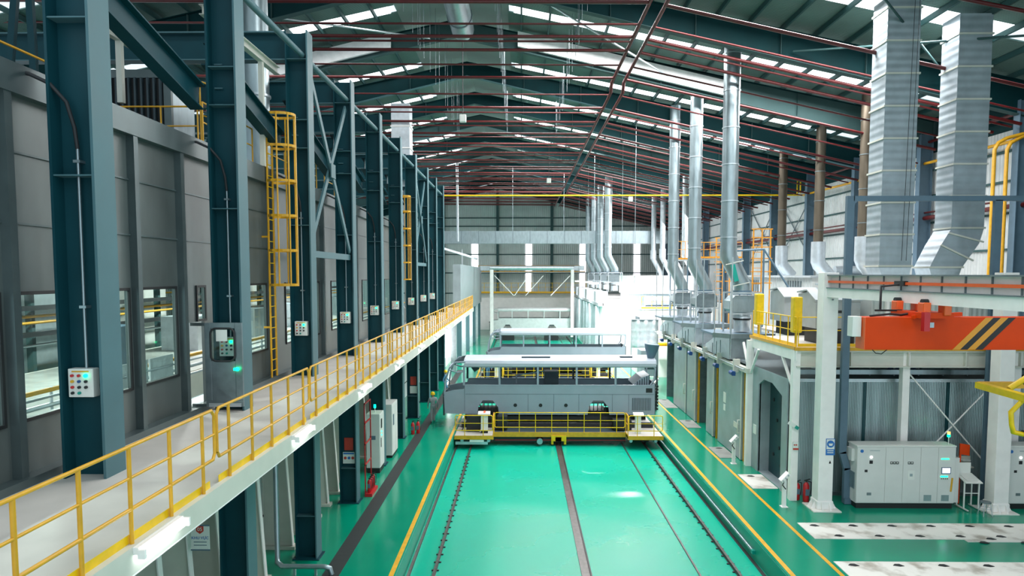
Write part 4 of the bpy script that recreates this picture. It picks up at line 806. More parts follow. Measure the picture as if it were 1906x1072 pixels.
# =============== CRANE FRAME ===============
def wpost(x, y, label):
    t = thing('crane_post', label, 'post', (x, y, 0), 'white crane posts')
    MB().bev(x-.26, x+.26, y-.26, y+.26, .3, 8.55, .015).build('shaft', 'white_paint' , t); MB().box(x-.5, x+.5, y-.5, y+.5, 0, .035).build('base_plate', 'plate_white', t)
    for dx, dy in ((-1, 0), (1, 0), (0, -1), (0, 1)):
        p = [(.26, .03), (.46, .03), (.3, .32), (.26, .32)]
        for o_ in (-.14, .14):
            if dx: MB().prism([(x+dx*a, b) for a, b in p], 'y', y+o_-.015, y+o_+.015).build('gusset', 'white_paint', t)
            else: MB().prism([(y+dy*a, b) for a, b in p], 'x', x+o_-.015, x+o_+.015).build('gusset', 'white_paint', t)
    MB().bev(x-.3, x+.3, y-.3, y+.3, .03, .34, .04).build('foot', 'white_paint', t)
    return t
wp = wpost(10.95, 24.5, 'white crane post with the blue safety sign, carrying the runway beam'); wpost(17.1, 24.3, 'white crane post between the two control cabinets')
bs = MB().box(10.92, 11.24, 24.225, 24.24, 2.02, 2.62).build('safety_sign', 'blue_sign', wp)
MB().box(10.94, 11.22, 24.22, 24.225, 2.24, 2.6).build('white_field', 'box_white', bs); MB().tube([(11.08, 24.22, 2.43), (11.08, 24.21, 2.43)], .13, 20).build('blue_disc', 'blue_sign', bs); MB().prism([(11.0, 2.45), (11.16, 2.45), (11.13, 2.37), (11.03, 2.37)], 'y', 24.2, 24.21).build('mask_symbol', 'box_white', bs)
for z in (2.17, 2.1): MB().box(10.97, 11.19, 24.22, 24.225, z, z+.03).build('text_line', 'box_white', bs)
for dz in (8.45, 8.2, 7.6): MB().tube([(11.0, 24.24, dz), (11.0, 24.2, dz)], .03, 8).build('bolt', 'galv_dark', wp)
for dx in (0, .0): MB().prism([(11.05, 1.72), (11.12, 1.72), (11.085, 1.82)], 'y', 24.22, 24.24).build('small_hook', 'black', wp)
t = thing('runway_girder', 'white crane runway girder running from the white post toward the camera', 'girder', (10.95, 18, 8))
MB().box(10.8, 11.1, 9, 24.24, 7.69, 8.02).build('lower_box', 'white_paint', t); MB().box(10.93, 10.97, 9, 24.24, 8.02, 8.44).build('web', 'white_paint', t); MB().box(10.78, 11.12, 9, 24.24, 8.44, 8.48).build('top_flange', 'galv_dark', t); MB().box(10.76, 11.14, 9, 24.24, 8.0, 8.03).build('ledge', 'galv_dark', t)
for k in range(14): MB().box(10.89, 10.93, 11.2+k*.95, 11.23+k*.95, 8.03, 8.44).build('stiffener', 'galv_dark', t)
MB().box(10.82, 10.88, 9, 24.3, 8.19, 8.27).build('conductor_bar', 'orange_light', t)
MB().box(10.78, 10.9, 19.4, 19.9, 8.16, 8.3).build('current_collector', 'black', t)
t = thing('bridge_crane', 'orange underslung bridge crane girder with black and amber hazard stripes', 'crane', (12, 18.8, 6.5))
MB().bev(9.28, 18, 18.45, 18.95, 6.46, 7.34, .01).build('girder', 'orange', t)
MB().box(9.26, 9.28, 18.46, 18.94, 6.47, 7.33).build('end_plate', 'orange_light', t)
for k, mm in enumerate(('amber', 'black', 'amber', 'black')):
    x = 11.62+k*.2; MB().prism([(x, 6.47), (x+.2, 6.47), (x+1.05, 7.33), (x+.85, 7.33)], 'y', 18.44, 18.45).build('hazard_stripe', mm, t)
MB().box(10.93, 11.1, 18.44, 18.45, 7.06, 7.2).build('data_plate', 'galv', t)
MB().box(10.55, 11.4, 18.1, 19.6, 7.33, 7.48).build('end_carriage', 'orange', t)
for y in (18.2, 19.5):
    for x in (10.68, 11.22): MB().bev(x-.1, x+.1, y-.15, y+.15, 7.4, 7.75, .03).build('wheel_housing', 'orange_light', t); MB().tube([(x-.08, y, 7.76), (x+.08, y, 7.76)], .08, 12).build('wheel', 'black', t)
MB().ob((10.5, 18.4, 7.35), (11.9, 18.6, 7.42), .12, .1).build('drive_motor', 'orange', t); MB().box(10.55, 10.7, 17.95, 18.1, 7.0, 7.5).build('buffer_arm', 'red', t)
MB().tube([(10.7, 19.5, 8.2), (10.2, 19.5, 8.15), (10.2, 19.5, 7.45)], .03, 6).tube([(9.95, 19.3, 7.48), (10.7, 19.3, 7.48)], .03, 6).build('collector_arm', 'black', t)
MB().tube([(9.5, 18.7, 7.36), (10.0, 18.6, 7.42), (10.4, 18.8, 7.38), (10.9, 18.6, 7.5)], .03, 6).build('cable', 'black', t)
MB().tube([(9.5, 18.5, 6.46), (9.6, 18.5, 6.36), (9.75, 18.5, 6.34), (9.9, 18.5, 6.46)], .012, 6).build('hanging_wire', 'black', t)
MB().bev(9.0, 9.24, 18.6, 18.9, 6.8, 7.35, .01).build('junction_box', 'box_white', t)
# yellow lifting spreader
t = thing('lifting_spreader', 'yellow steel lifting spreader with hanging hook arm at the right edge', 'lifting frame', (13, 17, 5.5))
MB().ob((12.0, 17.9, 5.6), (12.0, 15.9, 5.55), .2, .16).build('side_beam', 'yellow_bright', t); MB().ob((12.0, 15.95, 5.55), (16, 15.95, 5.5), .16, .2).build('front_beam', 'yellow_bright', t); MB().ob((12.0, 17.9, 5.6), (16, 17.9, 5.6), .16, .16).build('rear_beam', 'yellow', t)
MB().tube([(12.15, 17.0, 5.65), (12.9, 17.0, 6.15), (13.1, 17.0, 6.2), (16, 17.0, 5.95)], .075, 8).build('top_bow', 'yellow_bright', t); MB().box(13.0, 13.12, 16.9, 17.05, 5.65, 6.2).build('upright', 'yellow', t)
MB().tube([(12.3, 15.9, 5.6), (13.4, 16.4, 6.2)], .06, 8).tube([(13.6, 15.95, 5.55), (14.6, 16.6, 6.15)], .06, 8).build('stay', 'yellow', t)
MB().tube([(12.0, 16.3, 5.5), (11.72, 16.3, 5.2), (11.75, 16.3, 4.9), (11.8, 16.3, 4.72), (12.05, 16.3, 4.66)], .055, 8).build('hook_arm', 'yellow_bright', t); MB().box(12.05, 12.12, 16.22, 16.38, 4.6, 4.75).build('hook_pad', 'black', t)
MB().tube([(12.55, 17.0, 5.85), (12.75, 17.0, 5.85)], .13, 10).build('winch', 'black', t)
MB().tube([(14.3, 16.6, 6.2), (14.3, 16.6, 7.2)], .02, 6).tube([(15.2, 16.6, 6.1), (15.2, 16.6, 7.2)], .02, 6).tube([(13.06, 16.97, 6.2), (13.06, 17.0, 12.0)], .012, 6).build('suspension_rope', 'rail_steel', t)
# =============== CONTROL CABINETS ===============
def ccab(x0, n, label, first=True):
    y0, y1 = 24.45, 25.1; w = .8 if first else .84
    t = thing('control_cabinet', label, 'cabinet', (x0, y0, 0), 'control cabinets at the booth wall'); ws = [1.02, .63, .63, .63, .62] if first else [1.0, .9]
    L_ = sum(ws); MB().box(x0+.04, x0+L_-.04, y0+.04, y1, 0, .2).build('plinth', 'black', t)
    MB().bev(x0, x0+L_, y0, y1, .2, 2.28, .012).build('case', 'cabinet', t); x = x0
    MB().box(x0-.02, x0+L_+.02, y0-.02, y1+.02, 2.28, 2.32).build('top', 'box_white', t)
    for k, ww in enumerate(ws):
        d = MB().bev(x+.008, x+ww-.008, y0-.02, y0, .23, 2.26, .004).build('door', 'cabinet', t); f = y0-.03
        if k == 0:
            MB().tube([(x+.16, y0-.02, 2.12), (x+.16, f, 2.12)], .06, 14).build('round_badge', 'blue_sign', d); MB().box(x+.45, x+.8, f, y0-.02, 2.13, 2.15).build('name_strip', 'galv', d)
            MB().tube([(x+.5, y0-.02, 1.9), (x+.5, f-.01, 1.9)], .04, 10).build('lamp', 'lamp_white', d); MB().box(x+.44, x+.56, f, y0-.02, 1.66, 1.78).build('switch', 'black', d); MB().box(x+.28, x+.38, f, y0-.02, 1.35, 1.44).build('switch', 'black', d); MB().box(x+.38, x+.54, f, y0-.02, .5, .6).build('socket', 'galv_dark', d)
        if k in (1, 2) and first:
            for q in range(3 if k == 1 else 2): MB().box(x+.17+q*.105, x+.26+q*.105, f, y0-.02, 1.65, 1.74).build('meter', 'black', d); MB().box(x+.185+q*.105, x+.235+q*.105, f-.003, f, 1.68, 1.72).build('meter_face', 'box_white', d)
            if k == 2: MB().box(x+.18, x+.42, f, y0-.02, 1.08, 1.42).build('paper_notice', 'box_white', d); MB().box(x+.25, x+.35, f-.002, f, 1.2, 1.3).build('notice_mark', 'galv', d)
        if k in (3, 4) and first: MB().box(x+.15, x+.42, f, y0-.02, .3, .52).build('air_filter', 'galv', d)
        if k == 4 and first:
            MB().box(x+.12, x+.46, f, y0-.02, 1.3, 1.54).build('screen_frame', 'blue_grey', d); MB().box(x+.15, x+.43, f-.004, f, 1.33, 1.51).build('screen', 'screen', d)
            for q in range(4): MB().tube([(x+.13+q*.07, y0-.02, 1.12), (x+.13+q*.07, f-.01, 1.12)], .018, 8).build('button', 'black', d)
            MB().box(x+.1, x+.36, f, y0-.02, 1.18, 1.22).box(x+.1, x+.38, f, y0-.02, 1.83, 1.86).build('green_lights', 'lamp_green', d); MB().tube([(x+.52, f, 1.15), (x+.5, f, .9), (x+.48, f, .65)], .03, 8).build('hanging_pendant', 'yellow', d)
        x += ww
    if first:
        MB().box(x0+L_, x0+L_+.22, y0+.1, y1, .2, 1.85).build('side_unit', 'cabinet', t); MB().box(x0-.1, x0, y0+.2, y1-.05, 1.7, 2.15).build('side_box', 'cabinet', t); MB().box(x0-.03, x0, y0+.1, y1-.1, .7, 1.3).build('side_vent', 'galv', t)
        MB().cyl((x0+L_-.15, y0+.2, 2.32), .012, .3, 8).build('beacon_pole', 'white_paint', t); MB().cyl((x0+L_-.15, y0+.2, 2.6), .05, .09, 10).build('beacon_green', 'lamp_green', t); MB().cyl((x0+L_-.15, y0+.2, 2.7), .05, .09, 10).build('beacon_amber', 'lamp_amber', t)
ccab(12.15, 5, 'wide pale grey control cabinet with touch screen and beacon in front of the booth wall'); ccab(17.5, 2, 'pale grey control cabinet cut by the right edge of the picture', False)
# desk, stool, flag sign
t = thing('writing_desk', 'small white standing desk with sloped top beside the touch screen cabinet', 'desk', (16.2, 24.6, 0))
for x, y in ((15.98, 24.35), (16.5, 24.35), (15.98, 24.75), (16.5, 24.75)): MB().box(x-.02, x+.02, y-.02, y+.02, .05, 1.1).build('leg', 'box_white', t)
MB().ob((16.24, 24.2, 1.02), (16.24, 24.85, 1.2), .6, .03).build('top', 'box_white', t); MB().box(15.96, 16.5, 24.84, 24.88, 1.15, 1.6).build('back_board', 'box_white', t); MB().box(15.98, 16.5, 24.34, 24.36, .6, .63).build('cross_bar', 'box_white', t); MB().ob((16.24, 24.3, 1.06), (16.24, 24.7, 1.17), .4, .015, oh=.02).build('paper', 'box_white', t)
for x in (15.98, 16.5): MB().box(x-.025, x+.025, 24.1, 24.85, .03, .07).build('foot', 'box_white', t)
t = thing('stool', 'small round steel stool in front of the white desk', 'stool', (16.35, 23.75, 0))
MB().cyl((16.35, 23.75, .47), .17, .04, 20).build('seat', 'galv_dark', t)
for a in (45, 135, 225, 315): ca, sa = math.cos(math.radians(a)), math.sin(math.radians(a)); MB().tube([(16.35+.13*ca, 23.75+.13*sa, .47), (16.35+.16*ca, 23.75+.16*sa, .4), (16.35+.22*ca, 23.75+.22*sa, .01)], .012, 6).build('leg', 'galv_light', t)
m = MB(); pts = [(16.35+.17*math.cos(k*PI/8), 23.75+.17*math.sin(k*PI/8), .28) for k in range(17)]; m.tube(pts, .008, 6, False).build('foot_ring', 'galv_light', t)
t = thing('flag_sign', 'orange flag sign on a post behind the white desk', 'sign', (16.25, 25.1, 0)); MB().box(16.22, 16.27, 25.05, 25.1, 0, 2.25).build('post', 'orange', t); MB().prism([(16.27, 2.25), (16.58, 2.2), (16.58, 1.8), (16.27, 1.85)], 'y', 25.06, 25.09).build('flag', 'orange', t); MB().bev(15.95, 16.2, 24.95, 25.15, 1.35, 1.55, .02).build('red_box', 'red', t)
t = thing('wall_tray', 'small cream wall tray with papers on the booth wall', 'tray', (17, 25.8, 1.2)); MB().box(16.75, 17.2, 25.7, 25.98, 1.15, 1.19).box(16.75, 17.2, 25.94, 25.98, 1.15, 1.55).build('tray', 'cream_paint', t); MB().box(16.8, 17.1, 25.75, 25.93, 1.4, 1.44).build('paper', 'box_white', t)
# floor plates
def plates(x0, x1, y0, y1, label, n, m='plate_white', st=1.3):
    t = thing('floor_plate', label, 'floor plate', (x0, y0, 0)); k = 0; x = x0
    MB().box(x0, x1, y0, y1, 0, .018).build('plate', m, t)
    x = x0+.45
    while x < x1-.3 and k < n:
        for yy, dx in ((y1-.28, 0), (y0+.22, .42)):
            if x+dx < x1-.2: MB().prism([(x+dx-.15, yy), (x+dx-.05, yy+.1), (x+dx+.08, yy+.1), (x+dx+.16, yy-.04), (x+dx+.02, yy-.07)], 'z', .018, .03).build('lifting_slot', 'black', t)
        x += st; k += 1
    return t
plates(9.45, 22, 21.55, 22.95, 'white floor plate strip in front of the control cabinets', 10); plates(9.25, 22, 18.2, 19.8, 'white floor plate strip at the lower right edge', 10); plates(9.2, 10.2, 26.7, 28.6, 'white floor plate before the dark booth doorway', 1)
for i, (y0, y1) in enumerate(((31.2, 33.2), (37.4, 39.4), (43, 46))): plates(9.2, 9.98, y0, y1, 'grey floor plate before the booth doors, '+ORD[i]+' beyond the doorway', 1, 'concrete')
plates(14.2, 17, 21.35, 21.54, 'narrow loose white plate along the near plate strip', 2)
# operator pedestals
for i, (x, y) in enumerate(((9.62, 24.6), (9.55, 30.3), (9.4, 47.0))):
    t = thing('operator_pedestal', 'white operator pedestal with tilted button panel, '+('beside the white posts', 'before the tall booth door', 'farthest, beyond the nearest cart')[i], 'pedestal', (x, y, 0), 'operator pedestals')
    MB().box(x-.12, x+.12, y-.12, y+.12, 0, .02).build('base_plate', 'white_paint', t); MB().box(x-.07, x+.07, y-.05, y+.05, .02, 1.0).build('column', 'white_paint', t)
    MB().ob((x-.16, y-.05, .98), (x+.12, y-.05, 1.28), .28, .1, (1, 0, 0)).build('panel', 'white_paint', t)
    for k in range(3): p = V(x-.12+.09*k, y-.2, 1.02+.1*k); MB().tube([p, p+V(0, -.02, 0)], .025, 8).build('button', 'galv', t)
    MB().tube([(x-.05, y-.1, 1.0), (x-.12, y-.15, .85), (x, y-.15, .7)], .02, 6).build('cable', 'rubber', t)
# small signs on first mezzanine post
t = thing('post_sign', 'small red and white notice on the left mezzanine post', 'sign', (10.2, 25.2, 2.3)); MB().box(10.15, 10.35, 25.22, 25.26, 1.95, 2.25).build('sheet', 'box_white', t); MB().box(10.15, 10.35, 25.215, 25.22, 1.95, 2.02).build('red_foot', 'sign_red', t)
for x in (10.2, 10.27): MB().tube([(x, 25.22, 2.14), (x, 25.21, 2.14)], .03, 8).build('pictogram', 'sign_red', t)
t = thing('post_arrow_sign', 'small tilted white and green arrow sign on the left mezzanine post', 'sign', (10.1, 25.2, 2.8)); MB().ob((9.95, 25.2, 3.0), (10.3, 25.2, 2.78), .02, .14).build('board', 'box_white', t); MB().ob((10.2, 25.185, 2.84), (10.32, 25.185, 2.76), .01, .12).build('green_arrow', 'teal_stripe', t)
# =============== FAN STACKS ===============
def stack(X, Y, label, s=1.0, green=False, zb=5.65, ztop=19.5, lean=True):
    t = thing('exhaust_stack', label, 'exhaust stack', (X, Y, zb), 'silver exhaust stacks'); fx = X+.72*s; r = .385*s
    MB().tube([(X, Y, zb+3.9*s), (X, Y, ztop)], r, 20).build('pipe', 'galv', t)
    el = MB().tube([(X, Y, zb+4.1*s), (X, Y, zb+3.7*s), (fx, Y, zb+2.3*s), (fx, Y, zb+2.0*s)], r*1.04, 20).build('offset_pipe', 'galv', t)
    if green: MB().ob((X+.1*s, Y-r-.02, zb+3.3*s), (X+.3*s, Y-r-.02, zb+2.5*s), .02, .22).build('green_stain', 'teal_stripe', t)
    for z in (3.4, 2.35): MB().ob((X+.68-.3*z*s+.1, Y-r*1.06, zb+z*s-.1), (X+.68-.3*z*s+.95*s, Y-r*1.06, zb+z*s+.1), .05, .04).build('clamp_band', 'cream_paint', t) if lean and green else None
    z = zb+4.6*s
    while z < ztop: MB().tube([(X, Y, z), (X, Y, z+.05)], r+.03, 20).build('clamp_band', 'galv_light', t); z += 1.75
    MB().tube([(fx, Y, zb+1.85*s), (fx, Y, zb+2.05*s)], r*1.15, 20).build('collar', 'blue_grey', t)
    MB().prism([(fx-.62*s, zb+1.0*s), (fx-.75*s, zb+1.15*s), (fx-.75*s, zb+1.55*s), (fx-.5*s, zb+1.8*s), (fx+.5*s, zb+1.8*s), (fx+.62*s, zb+1.6*s), (fx+.62*s, zb+1.0*s)], 'y', Y-.5*s, Y+.5*s).build('silencer_box', 'galv_dark' if not green else 'galv', t)
    MB().tube([(fx, Y, zb+.05), (fx, Y, zb+.6*s)], .38*s, 18).build('fan_drum', 'galv_light', t)
    MB().tube([(fx, Y, zb+.62*s), (fx, Y, zb+.7*s)], .42*s, 18).build('flexible_joint', 'black', t); MB().tube([(fx, Y, zb+.7*s), (fx, Y, zb+1.0*s)], [.44*s, .36*s], 18).build('inlet_cone', 'galv_light', t)
    for dx, dy in ((-.72, -.6), (.72, -.6), (-.72, .6), (.72, .6)): MB().box(fx+dx*s-.035, fx+dx*s+.035, Y+dy*s-.035, Y+dy*s+.035, zb, zb+1.95*s).build('frame_leg', 'galv_light', t)
    for dy in (-.6, .6): MB().box(fx-.75*s, fx+.75*s, Y+dy*s-.03, Y+dy*s+.03, zb+1.9*s, zb+1.98*s).box(fx-.75*s, fx+.75*s, Y+dy*s-.03, Y+dy*s+.03, zb+.9*s, zb+.97*s).build('frame_bar', 'galv_light', t)
    return t
NB = ('nearest of the three tall silver exhaust stacks, with the green stained elbow', 'middle of the three tall silver exhaust stacks', 'farthest of the three tall silver exhaust stacks')
PB = ('nearest', 'middle', 'farthest')
for i, (Y, s) in enumerate(((33.6, 1.0), (40.2, .94), (45.8, .90))):
    stack(10.12, Y, NB[i], s, i == 0)
    t = thing('service_platform', PB[i]+' grey chamfered steel platform under the silver exhaust stacks', 'platform', (10, Y, 5.5), 'grey service platforms')
    MB().prism([(9.9, Y-1.3), (12.0, Y-1.3), (12.0, Y+1.8), (9.3, Y+1.8), (9.3, Y-.5)], 'z', 5.55, 5.64).build('deck', 'blue_grey', t); MB().ob((9.9, Y-1.32, 5.56), (12.0, Y-1.32, 5.56), .05, .22).ob((9.3, Y-.5, 5.56), (9.9, Y-1.3, 5.56), .05, .22).build('edge', 'blue_grey' if 0 else 'galv', t)
    for x, y in ((9.95, Y-1.25), (9.4, Y-.4), (9.4, Y+1.7)): MB().tube([(x, y, 4.5), (x, y, 9.3)], .028, 6).build('hanger_rod', 'galv_light', t)
    t = thing('duct_box', PB[i]+' tapered grey duct box on the booth roof edge', 'duct box', (10, Y, 4.5), 'tapered duct boxes')
    MB().box(9.95, 11.1, Y-1.0, Y+.4, 4.42, 5.45).build('box_body', 'galv_light', t)
    MB().prism([(Y+.4, 4.42), (Y+.4, 5.45), (Y+1.1, 5.4), (Y+3.2, 4.75), (Y+3.2, 4.42)], 'x', 9.95, 11.0).build('taper', 'galv_light', t)
    for dy in (.4, 1.1, 1.8): MB().box(9.93, 9.95, Y+dy, Y+dy+.05, 4.45, 5.3-dy*.2).build('seam', 'galv_dark', t)
# orange access frame behind the stacks
for i, (x0, y0, lb) in enumerate(((12.3, 36.5, 'orange caged ladder frame right of the nearest exhaust stack'), (12.9, 45.5, 'orange caged ladder frame between the two nearest exhaust stacks'))):
    t = thing('access_tower', lb, 'ladder', (x0, y0, 5.6))
    for dx in (0, .45, .9): MB().box(x0+dx-.03, x0+dx+.03, y0-.03, y0+.03, 4.52, 10.9).build('upright', 'amber', t)
    for z in (8.0, 8.6, 9.3, 9.9, 10.4, 10.85): MB().box(x0-.1, x0+1.0, y0-.04, y0+.04, z, z+.05).build('hoop', 'amber', t)
    for k in range(9): MB().box(x0, x0+.45, y0-.02, y0+.02, 6.7+k*.42, 6.73+k*.42).build('rung', 'amber', t)
t = thing('catwalk_railing', 'orange catwalk railing behind the silver exhaust stacks', 'railing', (12, 48, 9.6)); MB().box(12.3, 15.5, 48, 49.2, 9.5, 9.58).build('grating', 'galv', t); [MB().box(q, q+.08, 48.1, 48.2, 4.5, 9.5).build('leg', 'blue_grey', t) for q in (12.4, 15.3)]; rail_line(t, (12.3, 48, 9.6), (15.4, 48, 9.6), 1.1, 7, 'amber', .025)
t = thing('catwalk_railing', 'orange catwalk railing between the middle and farthest exhaust stacks', 'railing', (11, 52, 9.6)); MB().box(11.2, 12.7, 52, 53, 9.5, 9.6).build('grating', 'galv_light', t); [MB().box(q, q+.08, 52.1, 52.2, 0, 9.5).build('leg', 'blue_grey', t) for q in (11.3, 12.6)]; rail_line(t, (11.2, 52, 9.6), (12.7, 52, 9.6), 1.35, 5, 'amber', .025)
t = thing('grey_stair_frame', 'slender grey inclined stay frame behind the nearest exhaust stack', 'frame', (11, 34.8, 9.3)); MB().tube([(10.3, 34.9, 5.7), (10.3, 34.9, 9.65), (12.3, 34.9, 9.75), (14.8, 34.9, 6.0)], .05, 6).tube([(12.3, 34.9, 9.7), (12.3, 34.9, 5.8)], .05, 6).build('frame_tube', 'blue_grey', t)
# brown stacks
for i, Y in enumerate((37, 43, 49)):
    t = thing('brown_stack', PB[i]+' of the three brown stained exhaust pipes with silver boots', 'exhaust pipe', (18.5, Y, 8.4), 'brown exhaust pipes'); X = 18.5 if i else 18.3
    MB().tube([(X, Y, 10.2), (X, Y, 17.95)], .29, 18).build('pipe', 'brown_pipe', t); MB().tube([(X+.02, Y, 10.5), (X+.02, Y, 9.3), (X+.12, Y, 9.05), (X+.75, Y, 8.35)], .42, 18).build('silver_boot', 'galv_light', t)
    z = 11.2
    while z < 17.8: MB().tube([(X, Y, z), (X, Y, z+.04)], .315, 18).build('clamp_band', 'galv_dark', t); z += 1.8
    MB().box(X-.6, X+.6, Y-.2, Y+.2, 17.5, 17.6).build('roof_collar', 'dark_teal', t)
tag(MB().tube([(20.5, 45, 8.75), (23, 45, 8.75)], .28, 14).build('round_duct', 'galv_light'), 'short horizontal silver duct on the far plenum roof', 'duct')
# =============== SECOND BOOTH ROW (far right) ===============
t = thing('spray_booth', 'farther spray booth with white fins, bright beyond the silver stacks', 'booth', (9, 80, 0))
MB().box(8.1, 20, 68, 102, 0, 5.6).build('booth_body', 'white_paint', t)
for k in range(9): MB().box(7.6, 8.1, 70+3.4*k, 70.5+3.4*k, 0, 5.2).build('fin', 'door_steel' if k % 2 else 'galv_light', t)
MB().box(7.7, 8.2, 68, 102, 5.3, 5.6).build('track', 'galv_light', t)
for k in range(6): MB().box(7.75, 9.0, 71+5*k, 73+5*k, 5.6, 6.7).build('duct_box', 'galv_light', t)
for k, Y in enumerate((72, 79, 86, 93)): stack(9.1, Y, 'silver exhaust stack above the second booth, '+ORD[k]+' of four', 1.0, False, 6.7, 18.6)
for k in range(4):
    Y = 64+5*k; X = 15.2
    t = thing('exhaust_stack', 'thin pale exhaust pipe behind the white box housing, '+ORD[k]+' from the camera', 'exhaust stack', (X, Y, 9), 'thin far exhaust pipes')
    MB().tube([(X+.9, Y, 5.6), (X+.9, Y, 8.6), (X, Y, 10.2), (X, Y, 17.5)], .28, 12).build('pipe', 'galv_light', t); MB().tube([(X, Y, 10.2), (X, Y, 11.2)], .36, 12).build('boot', 'galv_light', t)
t = thing('white_housing', 'large smooth white box housing on the far booth roof', 'housing', (12, 63, 6)); MB().box(9.6, 15.6, 62, 67, 6.7, 8.35).build('box', 'white_paint', t); MB().box(9.7, 15.4, 62.2, 66.8, 5.65, 6.7).build('base', 'galv', t)
t = thing('horizontal_tank', 'horizontal silver round duct below the white box housing', 'tank', (13, 60, 6)); MB().tube([(11.0, 60.8, 6.1), (15.6, 60.8, 6.1)], .45, 16).build('shell', 'galv_light', t)
for x in (11.6, 13.4): MB().tube([(x, 60.8, 6.1), (x+.1, 60.8, 6.1)], .5, 16).build('band', 'galv', t)
t = thing('white_enclosure', 'big bright white enclosure standing below the white box housing', 'enclosure', (11, 57, 0)); MB().box(9.9, 15.8, 56, 67.5, 0, 5.55).build('body', 'white_paint', t)
MB().box(9.8, 15.9, 55.9, 67.5, 5.55, 5.65).build('roof_edge', 'galv_light', t); MB().box(9.85, 9.9, 57, 59, 3.6, 4.9).build('window_opening', 'bus_dark', t)
t = thing('gallery_railing', 'small yellow railing on the far enclosure roof', 'railing', (10, 68, 6.8)); rail_line(t, (9.9, 56.2, 5.66), (12.4, 56.2, 5.66), 1.0, 3, 'yellow_bright')
t = thing('gallery_railing', 'yellow stair landing railing before the bright white enclosure', 'railing', (11, 54, 3)); MB().box(10.6, 12.4, 53, 55, 2.9, 3.0).build('landing', 'yellow', t); rail_line(t, (10.6, 53, 3), (12.4, 53, 3), 1.1, 3, 'yellow_bright')
for x in (10.65, 12.35): MB().box(x-.04, x+.04, 53, 53.1, 0, 2.9).build('leg', 'yellow', t)
# blue machine with white tank right of bus
t = thing('service_trolley', 'blue grey wheeled machine behind the rear of the nearest bus body', 'machine', (9.4, 50, 0)); MB().bev(8.8, 10.1, 50, 51.5, 1.0, 2.9, .03).build('cabinet', 'bus_roof', t); MB().box(9.1, 9.9, 49.98, 50, 1.5, 2.1).build('dark_opening', 'bus_dark', t)
for x in (8.9, 9.9): MB().box(x-.05, x+.05, 50.1, 50.2, 0, 1).build('leg', 'galv_dark', t)
MB().box(8.8, 10.1, 50, 51.5, .5, .56).build('shelf', 'galv_dark', t)
t = thing('film_roll', 'hanging translucent plastic film sheet above the blue grey machine', 'film', (9.2, 51.8, 3)); 
m = MB(); n = 12
vs = []; fs = []
for i in range(n+1):
    for j in range(n+1): vs.append((8.4+2.0*i/n, 51.8+.12*math.sin(i*1.7)+.05*math.sin(j*2.3), 2.9+2.1*j/n))
for i in range(n):
    for j in range(n): a = i*(n+1)+j; fs.append((a, a+1, a+n+2, a+n+1))
m.add(vs, fs, True); [MB().box(q, q+.05, 51.95, 52.0, 0, 5.1).build('post', 'galv', t) for q in (8.38, 10.4)]; MB().box(8.38, 10.45, 51.75, 52.0, 5.0, 5.06).build('hanging_rail', 'galv', t); o = m.build('film', 'plastic_film', t); o.modifiers.new('s', 'SOLIDIFY').thickness = .01
# transverse duct, gantry frame at far end
t = thing('cross_duct', 'wide square silver duct crossing the hall high up before the end wall', 'duct', (2, 80, 12)); MB().box(-12, 17, 80, 81.4, 12.05, 13.5).build('duct', 'galv', t)
for k in range(14): MB().box(-11+k*2, -10.94+k*2, 79.97, 80, 12.05, 13.5).build('seam', 'galv_dark', t)
for x in (-1.0, 5.0): MB().tube([(x, 80.7, 13.5), (x, 80.7, 21)], .03, 6).build('hanger', 'galv', t)
t = thing('portal_frame', 'white steel portal frame with a roller beam near the end wall', 'frame', (1.5, 92, 0)); MB().box(-4.2, -3.75, 92, 92.4, 0, 9.4).build('leg', 'white_paint', t); MB().box(6.7, 7.1, 92, 92.4, 0, 9.4).build('leg', 'white_paint', t)
MB().tube([(-4.2, 92.2, 9.3), (7.1, 92.2, 9.3)], .3, 12).build('top_roller', 'galv_light', t); MB().box(-5.5, 8.5, 92.4, 92.6, 9.0, 9.6).build('top_beam', 'galv_light', t)
for p, q in (((-3.6, 92.2, 8.3), (-1.0, 92.2, 5.6)), ((3.0, 92.2, 8.3), (.6, 92.2, 5.6)), ((6.6, 92.2, 8.3), (4.0, 92.2, 5.6)), ((-.9, 92.2, 5.6), (1.0, 92.2, 8.3))): MB().ob(p, q, .1, .1).build('brace', 'white_paint', t)
t = thing('gallery', 'yellow railed gallery across the end of the hall above the farthest bus body', 'gallery', (1, 103, 5.6)); MB().box(-6.8, 10, 102.9, 104.4, 5.6, 5.75).build('deck', 'yellow', t); rail_line(t, (-6.6, 103, 5.75), (9.8, 103, 5.75), 1.4, 16, 'yellow_bright', .03)
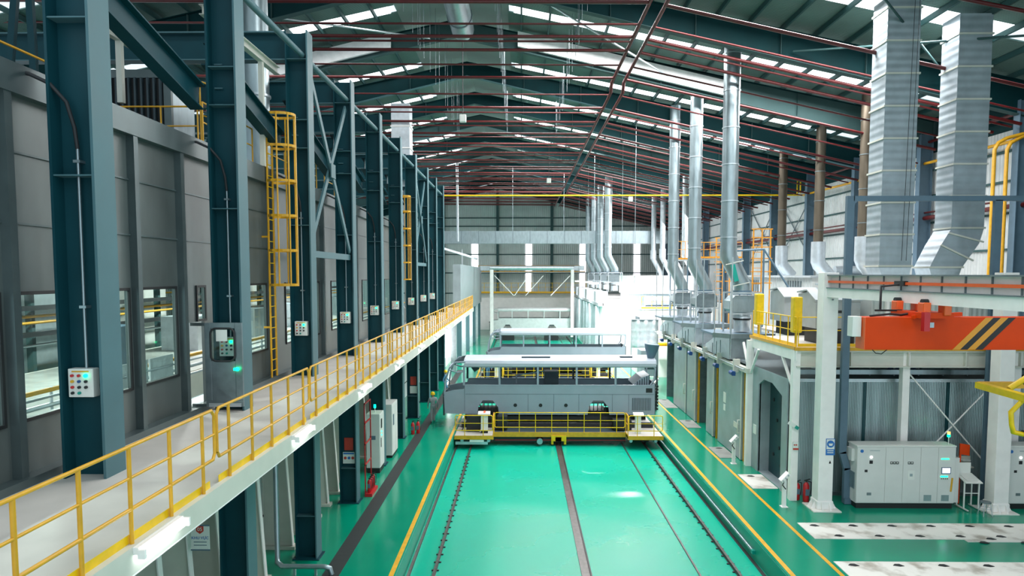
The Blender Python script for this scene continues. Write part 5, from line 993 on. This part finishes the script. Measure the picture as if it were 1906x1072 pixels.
t = thing('gallery', 'upper yellow railed gallery high on the end wall', 'gallery', (1, 104, 8.8)); MB().box(-6.8, 10, 105, YE-.5, 8.7, 8.8).build('deck', 'galv', t); [MB().box(q, q+.2, 105.1, 105.3, 0, 8.7).build('leg', 'white_paint', t) for q in (-6.8, 1.5, 9.8)]; rail_line(t, (-6.6, 105, 8.8), (9.8, 105, 8.8), 1.0, 20, 'yellow', .035)
# left far canopy trusses
t = thing('canopy', 'slender pale lean-to canopy beam beyond the last left column', 'canopy', (-6, 66, 11)); MB().box(-6.1, -6.0, 70, 70.2, 9.4, 11).build('post', 'galv_light', t)

for k in range(3): MB().ob((-9-.0*k, 63+4*k, 11.4), (-5.0, 66+6*k, 10.2), .12, .2).build('canopy_beam', 'galv_light', t)
# suspended small white boxes (gas detectors) below the roof
for i, (x, y, z) in enumerate(((-3.2, 38, 17.0), (2.4, 60, 16.6), (9.5, 60, 15.0), (15.2, 60, 14.3))):
    t = thing('hanging_speaker', 'small white speaker box hanging below the roof, '+ORD[i]+' from the left', 'speaker', (x, y, z), 'hanging white speakers'); MB().bev(x-.18, x+.18, y-.15, y+.15, z-.2, z+.2, .03).build('case', 'box_white', t); MB().tube([(x, y, z+.2), (x, y, zt(x)-.3)], .02, 6).build('rod', 'black', t)
# lights far right that burn out the picture
for i, (x, y) in enumerate(((8.6, 52), (8.8, 60), (7.0, 66), (7.4, 76), (7.4, 88))):
    t = thing('floodlight', 'bright floodlight in the far right bays, '+ORD[i]+' from the camera', 'lamp', (x, y, 7.6), 'far right floodlights')
    MB().box(x-.5, x+.5, y-.15, y+.15, 7.55, 7.7).build('housing', 'white_paint', t); MB().tube([(x, y, 7.7), (x, y, zt(x)-.1)], .02, 6).build('hanger', 'galv', t); MB().box(x-.45, x+.45, y-.12, y+.12, 7.53, 7.55).build('lens', 'lamp_white', t)
    l = bpy.data.lights.new('flood', 'AREA'); l.shape = 'RECTANGLE'; l.size = .9; l.size_y = .3; l.energy = 1000; o = bpy.data.objects.new('flood_light', l); C.objects.link(o); o.location = (x, y, 7.5); o.rotation_euler = (0, math.radians(-12), 0)
